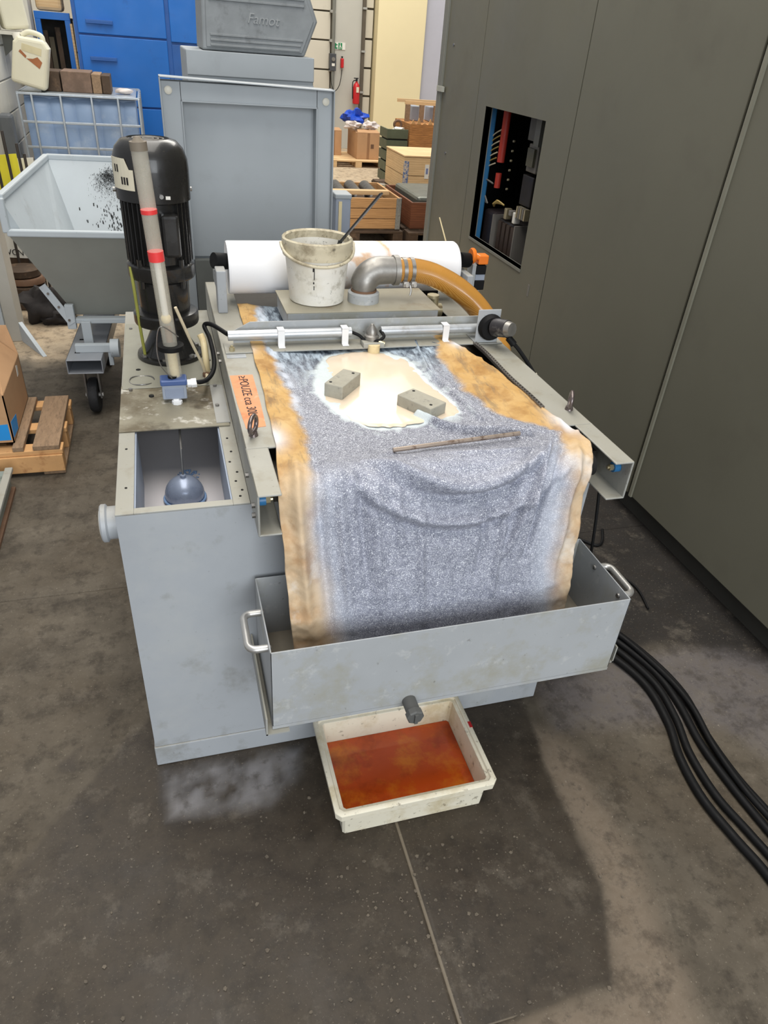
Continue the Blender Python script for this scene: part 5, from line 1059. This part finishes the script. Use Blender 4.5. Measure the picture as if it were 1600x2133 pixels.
o = MB().bar((-0.625,8.55,0),(-0.64,8.58,1.62),0.02,0.02,up=(0,1,0)).build('wooden_lath', m_woodlight); tag(o, 'thin pale lath between the blue rack and the locker', 'lath')
o = MB().box(-0.93,-0.70,8.62,8.9,1.705,1.95).build('wooden_block', m_woodlight, bevel=0.03); tag(o, 'pale wooden block on top of the blue rack', 'block')
o = MB().box(-1.05,-0.97,8.4,8.7,0,2.2).build('wall_post', m_block, bevel=0.01); tag(o, 'whitewashed post at the left of the blue rack', 'post')

# ------------------------------------------------------------------ left side: post, box on pallet, bag and leaning sheets
PO = thing('steel_post', (-0.97, 4.72, 0), 'pale grey steel column with gusset foot at the left edge', 'column')
MB().box(-1.06,-0.975,4.60,4.76,0.05,3.0).build('front_face', m_hopper, PO, bevel=0.004)
MB().box(-0.975,-0.90,4.62,4.80,0.0,3.0).build('side_face', M('post_beige', srgb(178,174,164), 0.6, var=0.06), PO, bevel=0.004)
MB().ext([(-0.90,4.62,0.0),(-0.90,4.62,0.12),(-0.755,4.35,0.0)],(0.02,0.012,0)).build('gusset', m_hopper, PO)
PL = thing('wooden_pallet', (-0.85, 3.35, 0), 'weathered wooden pallet under the open cardboard box', 'pallet')
for x0, x1, z in ((-0.632,-0.525,0.122),(-0.712,-0.668,0.122),(-0.93,-0.83,0.122),(-1.1,-1.0,0.122)):
    MB().box(x0,x1,2.955,3.47,0.122,0.144).build('deck_board', m_palletold, PL, bevel=0.003)
for y0 in (2.955, 3.16, 3.40): MB().box(-1.13,-0.515,y0,y0+0.07,0.10,0.122).build('cross_board', m_palletnew, PL, bevel=0.003)
for y0 in (2.958, 3.165, 3.40):
    for x0 in (-1.13, -0.87, -0.61): MB().box(x0,x0+0.09,y0,y0+0.06,0.018,0.10).build('block', m_palletnew, PL, bevel=0.003)
MB().box(-1.13,-0.518,2.945,2.958,0.02,0.10).build('front_board', m_palletnew, PL, bevel=0.003)
for x0 in (-1.13, -0.87, -0.61): MB().box(x0,x0+0.09,2.958,3.46,0.0,0.018).build('bottom_board', m_palletold, PL, bevel=0.003)
CX = thing('cardboard_box', (-0.92, 3.25, 0.1445), 'open brown cardboard box with blue print on the pallet', 'box')
cx0, cx1, cy0, cy1, cz0, cz1 = -1.12, -0.705, 3.0, 3.46, 0.1445, 0.365
for a in ((cx0,cx1,cy0,cy0+0.005),(cx0,cx1,cy1-0.005,cy1),(cx0,cx0+0.005,cy0,cy1),(cx1-0.005,cx1,cy0,cy1)): MB().box(*a,cz0,cz1).build('side_panel', m_card, CX)
MB().box(cx0,cx1,cy0,cy1,cz0,cz0+0.004).build('bottom_panel', m_cardin, CX)
MB().ext([(cx1-0.004,cy1,cz1),(cx1-0.004,cy0,cz1),(cx1-0.06,cy0+0.02,cz1+0.06),(cx1-0.07,cy1-0.02,cz1+0.075)],(0.003,0,0.002)).build('flap', m_card, CX)
MB().ext([(cx0,cy1,cz1),(cx1,cy1,cz1),(cx1-0.03,cy1+0.03,cz1+0.13),(cx0+0.03,cy1+0.03,cz1+0.13)],(0,0.004,0)).build('flap', m_card, CX)
MB().ext([(cx0,cy0,cz1),(cx1,cy0,cz1),(cx1-0.02,cy0+0.10,cz1+0.02),(cx0+0.03,cy0+0.10,cz1+0.02)],(0,0,0.004)).build('flap', m_card, CX)
MB().ext([(cx1,cy0+0.012,cz0+0.02),(cx1,cy0+0.12,cz0+0.01),(cx1,cy0+0.14,cz0+0.07),(cx1,cy0+0.02,cz0+0.09)],(0.0012,0,0)).ext([(cx1-0.01,cy0,cz0+0.015),(cx1-0.2,cy0,cz0+0.015),(cx1-0.2,cy0,cz0+0.08),(cx1-0.01,cy0,cz0+0.09)],(0,-0.0012,0)).build('print_panel', m_blueprint, CX)
MB().ext([(cx1,cy1-0.12,cz1-0.06),(cx1,cy1-0.09,cz1-0.06),(cx1,cy1-0.08,cz1-0.02),(cx1,cy1-0.11,cz1-0.01)],(0.0012,0,0)).build('sticker', m_white, CX)
SB = thing('machine_plinth', (-0.86, 2.6, 0), 'low greenish steel machine base cropped by the left frame edge', 'base')
m_base = M('base_green_grey', srgb(132,140,132), 0.45, var=0.15, vscale=8, spots=[(srgb(60,62,54),20,0.56,0.7,0.7)])
MB().box(-1.1,-0.725,2.25,2.86,0.012,0.09).build('body', m_base, SB, bevel=0.004)
MB().box(-0.735,-0.705,2.25,2.865,0.085,0.102).build('edge_rail', m_rail, SB, bevel=0.003)
MB().box(-1.1,-0.71,2.26,2.85,0,0.014).build('skirt', m_brown, SB)
for k in range(4): MB().cyl((-0.765,2.5+0.1*k,0.09),(-0.765,2.5+0.1*k,0.098),0.018,n=14).build('stud', m_cream, SB)
BG = thing('black_jacket', (-0.80, 5.0, 0), 'crumpled black fabric lying on the floor behind the column', 'fabric')
MB().sphere((-0.80,5.02,0.09),0.13,26,(1.0,0.9,0.9),0.6,1).build('heap', m_cloth_black, BG, smooth=60)
MB().sphere((-0.73,4.93,0.045),0.085,22,(1.1,0.7,0.55),0.7,4).build('sleeve', m_cloth_black, BG, smooth=60)
MB().sphere((-0.68,5.06,0.06),0.085,22,(1.0,0.9,0.7),0.7,9).build('fold', m_cloth_black, BG, smooth=60)
o = thing('disc_stack', (-0.95, 5.35, 0), 'stack of brown metal discs by the left wall', 'discs')
for k in range(5): MB().lathe((-0.95+0.01*(k % 2),5.36,0.0+k*0.05), [(0.10,0),(0.15-0.008*k,0.004),(0.15-0.008*k,0.036),(0.12,0.045),(0.05,0.046)], 28).build('disc', m_brown if k % 2 else m_wooddark, o, smooth=40)
o = MB().bar((-0.70,5.22,0.0),(-0.72,5.34,0.2),0.13,0.01,up=(1,0,0)).build('rusty_sheet', M('rusty_sheet', srgb(150,106,76),0.8,var=0.15)); tag(o, 'small rusty brown sheet leaning behind the black fabric', 'sheet')
sg = thing('white_sign', (-1.0, 5.62, 0.05), 'white lettered sheet leaning on the left wall', 'sign')
MB().ext([(-1.13,5.62,0.25),(-0.84,5.56,0.25),(-0.86,5.62,0.60),(-1.13,5.68,0.60)],(0,0.006,0)).build('sheet', m_white, sg)
text('lettering', 'VCNVM', 0.055, m_ink, sg, (-0.97,5.587,0.285), (0.29,-0.06,0), (0,0.12,1), 0.0004)
text('lettering', 'O', 0.06, m_ink, sg, (-1.0,5.60,0.40), (0.29,-0.06,0), (0,0.12,1), 0.0004)
MB().box(-1.12,-0.86,5.60,5.66,0,0.25).build('support_block', m_wooddark, sg)
o = MB().ext([(-1.05,5.70,0.62),(-0.88,5.66,0.62),(-0.89,5.69,0.90),(-1.04,5.73,0.88)],(0,0.005,0)).build('yellow_sheet', m_yel); tag(o, 'bright yellow sheet leaning on the left wall above the white one', 'sheet')
o = MB().ext([(-0.90,5.74,0.0),(-0.80,5.73,0.0),(-0.80,5.76,0.87),(-0.90,5.77,0.86)],(0,0.005,0)).build('white_sheet', m_white); tag(o, 'narrow white sheet beside the yellow one', 'sheet')
for k, (x0, x1, z) in enumerate(((-1.0,-0.995,1.02),(-0.93,-0.925,1.05),(-0.86,-0.855,0.98),(-0.835,-0.82,0.92))):
    o = MB().cyl((x0+0.02,5.52,0),(x1,5.55,z),0.009,n=10).build('steel_bar', M('bar_dark', srgb(66,60,56), 0.5, metal=0.4)); tag(o, ('leftmost of the thin dark bars leaning by the yellow sheet','second thin dark bar from the left by the yellow sheet','third thin dark bar from the left by the yellow sheet','rightmost of the thin dark bars by the yellow sheet')[k], 'bar', 'dark steel bars by the left wall')
o = MB().box(-1.09,-0.995,6.45,6.6,0,1.05).build('dark_column', M('dark_column', srgb(84,88,92), 0.6), bevel=0.02); tag(o, 'dark grey column against the left wall beside the container', 'column')

# ------------------------------------------------------------------ crates and boxes in the background aisle
def plank_crate(name, x0, x1, y0, y1, z0, z1, rows, mat, label, tk=0.022, corner=None, base=True):
    T = thing(name, ((x0+x1)/2, (y0+y1)/2, z0), label, 'crate'); h = (z1-z0)/rows
    for r in range(rows):
        a, b_ = z0+r*h+0.003, z0+(r+1)*h-0.003
        MB().box(x0,x1,y0,y0+tk,a,b_).build('plank', mat, T, bevel=0.003); MB().box(x0,x1,y1-tk,y1,a,b_).build('plank', mat, T, bevel=0.003)
        MB().box(x0,x0+tk,y0+tk,y1-tk,a,b_).build('plank', mat, T, bevel=0.003); MB().box(x1-tk,x1,y0+tk,y1-tk,a,b_).build('plank', mat, T, bevel=0.003)
    if base: MB().box(x0,x1,y0,y1,z0-0.012,z0).build('bottom_board', m_wooddark, T)
    if corner:
        for x in (x0, x1):
            MB().box(x-0.05 if x == x1 else x, x+0.004 if x == x1 else x+0.05, y0-0.004, y0, z0, z1).build('corner_plate', corner, T)
            if x == x1: MB().box(x, x+0.004, y0-0.004, y0+0.06, z0, z1).build('corner_plate', corner, T)
    return T
def pallet(x0, x1, y0, y1, z, mat, label, h=0.138, n=5):
    T = thing('wooden_pallet', ((x0+x1)/2, (y0+y1)/2, z), label, 'pallet'); w_ = (x1-x0)
    for k in range(n):
        a = y0+(y1-y0)*k/n; MB().box(x0,x1,a,a+(y1-y0)/n*0.8,z+h-0.022,z+h).build('deck_board', mat, T, bevel=0.003)
    for x in (x0, (x0+x1)/2-0.05, x1-0.1): MB().box(x,x+0.1,y0,y1,z+0.02,z+h-0.022).build('stringer', mat, T); MB().box(x,x+0.1,y0,y1,z,z+0.02).build('skid', mat, T)
    return T
m_corner = M('corner_galv', srgb(150,152,150), 0.4, metal=0.5, var=0.2, vscale=60, spots=[(srgb(70,70,70), 60, 0.6, 0.66, 0.7)])
pallet(1.3, 2.28, 6.96, 7.88, 0, m_wooddark, 'dark pallet under the brown plank crate with rollers')
plank_crate('plank_crate', 1.35, 2.25, 6.99, 7.85, 0.151, 0.435, 3, m_wood, 'brown plank crate holding steel rollers, nearest in the aisle', corner=m_corner)
o = MB().box(1.35,2.16,7.12,7.2,0.436,0.475).build('timber', m_woodlight, bevel=0.004); tag(o, 'pale timber laid across the brown roller crate', 'timber')
for k in range(5):
    x = 1.42+0.16*k
    T = thing('steel_roller', (x, 7.5, 0.18), ('far left','left','middle','right','far right')[k]+' of the steel rollers in the brown crate', 'roller', 'steel rollers in the crate')
    MB().cyl((x,7.28,0.385),(x+0.02,7.78,0.40),0.062,n=20).build('barrel', M('roller_dark', srgb(92,92,94), 0.35, metal=0.6), T, smooth=40)
    MB().cyl((x-0.004,7.23,0.383),(x,7.29,0.385),0.045,0.055,n=16).build('journal', m_alu, T, smooth=40)
    MB().box(x-0.04,x+0.04,7.3,7.7,0.165,0.325).build('cradle', m_wooddark, T)
pallet(2.32, 3.1, 6.9, 8.0, 0, m_wooddark, 'dark pallet under the reddish brown crate')
T = plank_crate('plank_crate', 2.36, 3.0, 7.0, 7.95, 0.151, 0.40, 1, m_woodred, 'reddish brown wooden crate with paper tag near the enclosure')
MB().box(2.352,2.36,7.42,7.50,0.27,0.36).build('paper_tag', m_label, T)
o = MB().box(2.45,2.95,7.1,7.9,0.30,0.43).build('steel_part', M('olive_steel', srgb(110,112,104), 0.4, metal=0.4), bevel=0.03); tag(o, 'olive steel part lying in the reddish brown crate', 'part')
pallet(2.66, 3.5, 8.45, 9.6, 0, m_wooddark, 'dark pallet under the pale plywood crate', h=0.2)
T = plank_crate('plywood_crate', 2.735, 3.4, 8.5, 9.25, 0.213, 0.60, 2, m_woodlight, 'pale plywood crate with blue print and a white label')
MB().box(2.73,3.405,8.495,9.255,0.601,0.618).build('lid', m_woodlight, T, bevel=0.003)
MB().box(2.728,2.79,8.494,8.5,0.22,0.56).build('blue_print_strip', M('print_blue', srgb(80,110,160), 0.6, var=0.3, vscale=40, spots=[(srgb(220,200,170), 50, 0.45, 0.55, 0.9)]), T)
MB().box(2.99,3.04,8.494,8.5,0.38,0.53).build('label', m_white, T)
MB().box(3.003,3.028,8.492,8.495,0.43,0.49).build('label_print', M('print_blue2', srgb(120,130,170), 0.6), T)
T = thing('green_bin', (2.6, 9.0, 0), 'small green plastic bin behind the roller crate', 'bin')
MB().box(2.33,2.6,8.02,8.4,0.0,0.30).build('body', m_greenbin, T, bevel=0.01); MB().box(2.35,2.58,8.0,8.38,0.30,0.303).build('inside', m_dark, T)
for k, (x, y, z, r) in enumerate(((2.30,8.6,0.0,0.09),(2.55,8.75,0.0,0.1))):
    T = thing('flanged_part', (x,y,z), ('rusty flanged pipe part on the floor behind the roller crate','olive flanged pipe part on the floor before the plywood crate')[k], 'part')
    mt = (m_brown, M('olive_part', srgb(140,140,112), 0.5, metal=0.2))[k]
    MB().lathe((x,y,z), [(r,0),(r,0.03),(r*0.6,0.04),(r*0.6,0.22),(r,0.23),(r,0.26),(r*0.5,0.26),(r*0.5,0.2),(0,0.2)], 24).build('body', mt, T, smooth=40)
    MB().lathe((x,y,z+0.26), [(r*0.5,0.0),(r*0.5,0.012),(r*0.3,0.012)], 20).build('bore_ring', m_alu, T, smooth=40)
pallet(2.6, 3.5, 11.8, 12.8, 0, m_woodlight, 'pale pallet under the cardboard boxes at the far end', h=0.1)
def carton(x0,x1,y0,y1,z0,z1,label,mark=False):
    T = thing('cardboard_box', ((x0+x1)/2,(y0+y1)/2,z0), label, 'box')
    MB().box(x0,x1,y0,y1,z0,z1).build('body', m_card, T, bevel=0.006)
    MB().ext([(x0,y0,z1),(x1,y0,z1),(x1-0.02,y0+0.12,z1+0.03),(x0+0.02,y0+0.12,z1+0.03)],(0,0,0.006)).build('flap', m_card, T)
    MB().box((x0+x1)/2-0.02,(x0+x1)/2+0.02,y0-0.002,y0,z0,z1).build('tape', m_cardin, T)
    if mark: MB().box((x0+x1)/2+0.04,(x0+x1)/2+0.09,y0-0.003,y0,(z0+z1)/2-0.03,(z0+z1)/2+0.03).build('mark', m_brown, T)
    return T
carton(3.05,3.41,11.95,12.6,0.101,0.47,'brown cardboard carton standing on the far pale pallet',True)
carton(2.62,2.88,12.3,12.75,0.101,0.45,'brown cardboard carton left of the larger one on the far pallet')
for k, (x, y, z, r, m_, sq) in enumerate(((3.12,12.45,0.63,0.15,m_bagblue,(1.2,0.8,0.7)),(3.03,12.16,0.55,0.10,m_bagwhite,(1.1,0.9,0.5)),(3.29,12.14,0.56,0.10,m_bagwhite,(1.1,0.8,0.55)))):
    o = MB().sphere((x,y,z),r,22,sq,0.9,k+2).build('plastic_bag', m_, smooth=30); tag(o, ('crumpled bright blue bag on the far cartons','white crumpled bag on the left of the far cartons','white crumpled bag on the right of the far cartons')[k], 'bag')
T = thing('green_crate', (3.05,10.3,0), 'olive green slatted crate in the middle of the aisle', 'crate')
for r in range(5): MB().box(2.95,3.24,10.0,10.02,0.10+r*0.13,0.21+r*0.13).build('slat', m_green, T, bevel=0.003); MB().box(2.95,2.97,10.02,10.35,0.10+r*0.13,0.21+r*0.13).build('slat', m_green, T, bevel=0.003)
MB().box(2.98,3.24,10.03,10.35,0,0.66).build('core', M('green_dark', srgb(48,50,42), 0.7), T)
T = thing('green_crate', (3.1,11.2,0), 'olive green crate behind the front slatted one', 'crate')
for r in range(4): MB().box(3.3,3.75,10.9,10.92,0.10+r*0.13,0.21+r*0.13).build('slat', m_green, T, bevel=0.003)
MB().box(3.3,3.75,10.93,11.3,0,0.6).build('core', M('green_dark', srgb(48,50,42), 0.7), T)
T = thing('scrap_part', (3.17,10.2,0.73), 'shiny curled metal part on the green crate', 'part')
MB().tube([(3.15+0.05*math.cos(a),10.2,0.77+0.045*math.sin(a)) for a in np.linspace(0,2*math.pi,20,endpoint=False)],0.016,8,closed=True).build('ring', m_brown, T, smooth=60)
MB().sphere((3.15,10.15,0.72),0.06,14,(1.3,0.8,0.35),0.6,5).build('foil', m_white, T, smooth=40)
MB().box(3.05,3.22,10.05,10.33,0.661,0.70).build('rest', m_green, T)
T = thing('bark_crate', (3.45,10.3,0), 'rough brown wooden crate with splintered edge at right', 'crate')
MB().box(3.26,3.95,10.0,10.7,0.1,0.80).build('body', M('rough_wood', srgb(178,124,70), 0.8, var=0.2, vscale=8, stretch=(1,1,4), wave=(srgb(110,70,40),4,9.0,'Z',0.6), bump=0.2), T, bevel=0.004)
for k in range(8): MB().ext([(3.27+0.08*k,10.0,0.80),(3.33+0.08*k,10.0,0.80),(3.30+0.08*k,10.0,0.85+0.03*math.sin(k*2.3))],(0,0.02,0)).build('splinter', m_wood, T)
for k in range(3): MB().box(3.27+0.25*k,3.37+0.25*k,9.99,10.7,0,0.1).build('foot', m_wooddark, T)
T = thing('slatted_box', (3.6,10.35,0.9), 'open pale wooden box frame on top of the rough crate', 'box')
MB().box(3.27,3.95,10.3,10.34,1.0,1.04).box(3.27,3.95,10.66,10.7,1.0,1.04).build('top_rail', m_woodlight, T)
for k in range(4): MB().box(3.28+0.2*k,3.34+0.2*k,10.3,10.34,0.801,1.0).build('stile', m_palletold, T)
for k in range(2): MB().box(3.4+0.25*k,3.5+0.25*k,10.4,10.6,0.801,0.98).build('tin', m_gaugegrey, T, bevel=0.01)
T = carton(2.1,2.55,13.2,13.8,0.0,0.6,'plain brown carton against the back wall behind the lid')
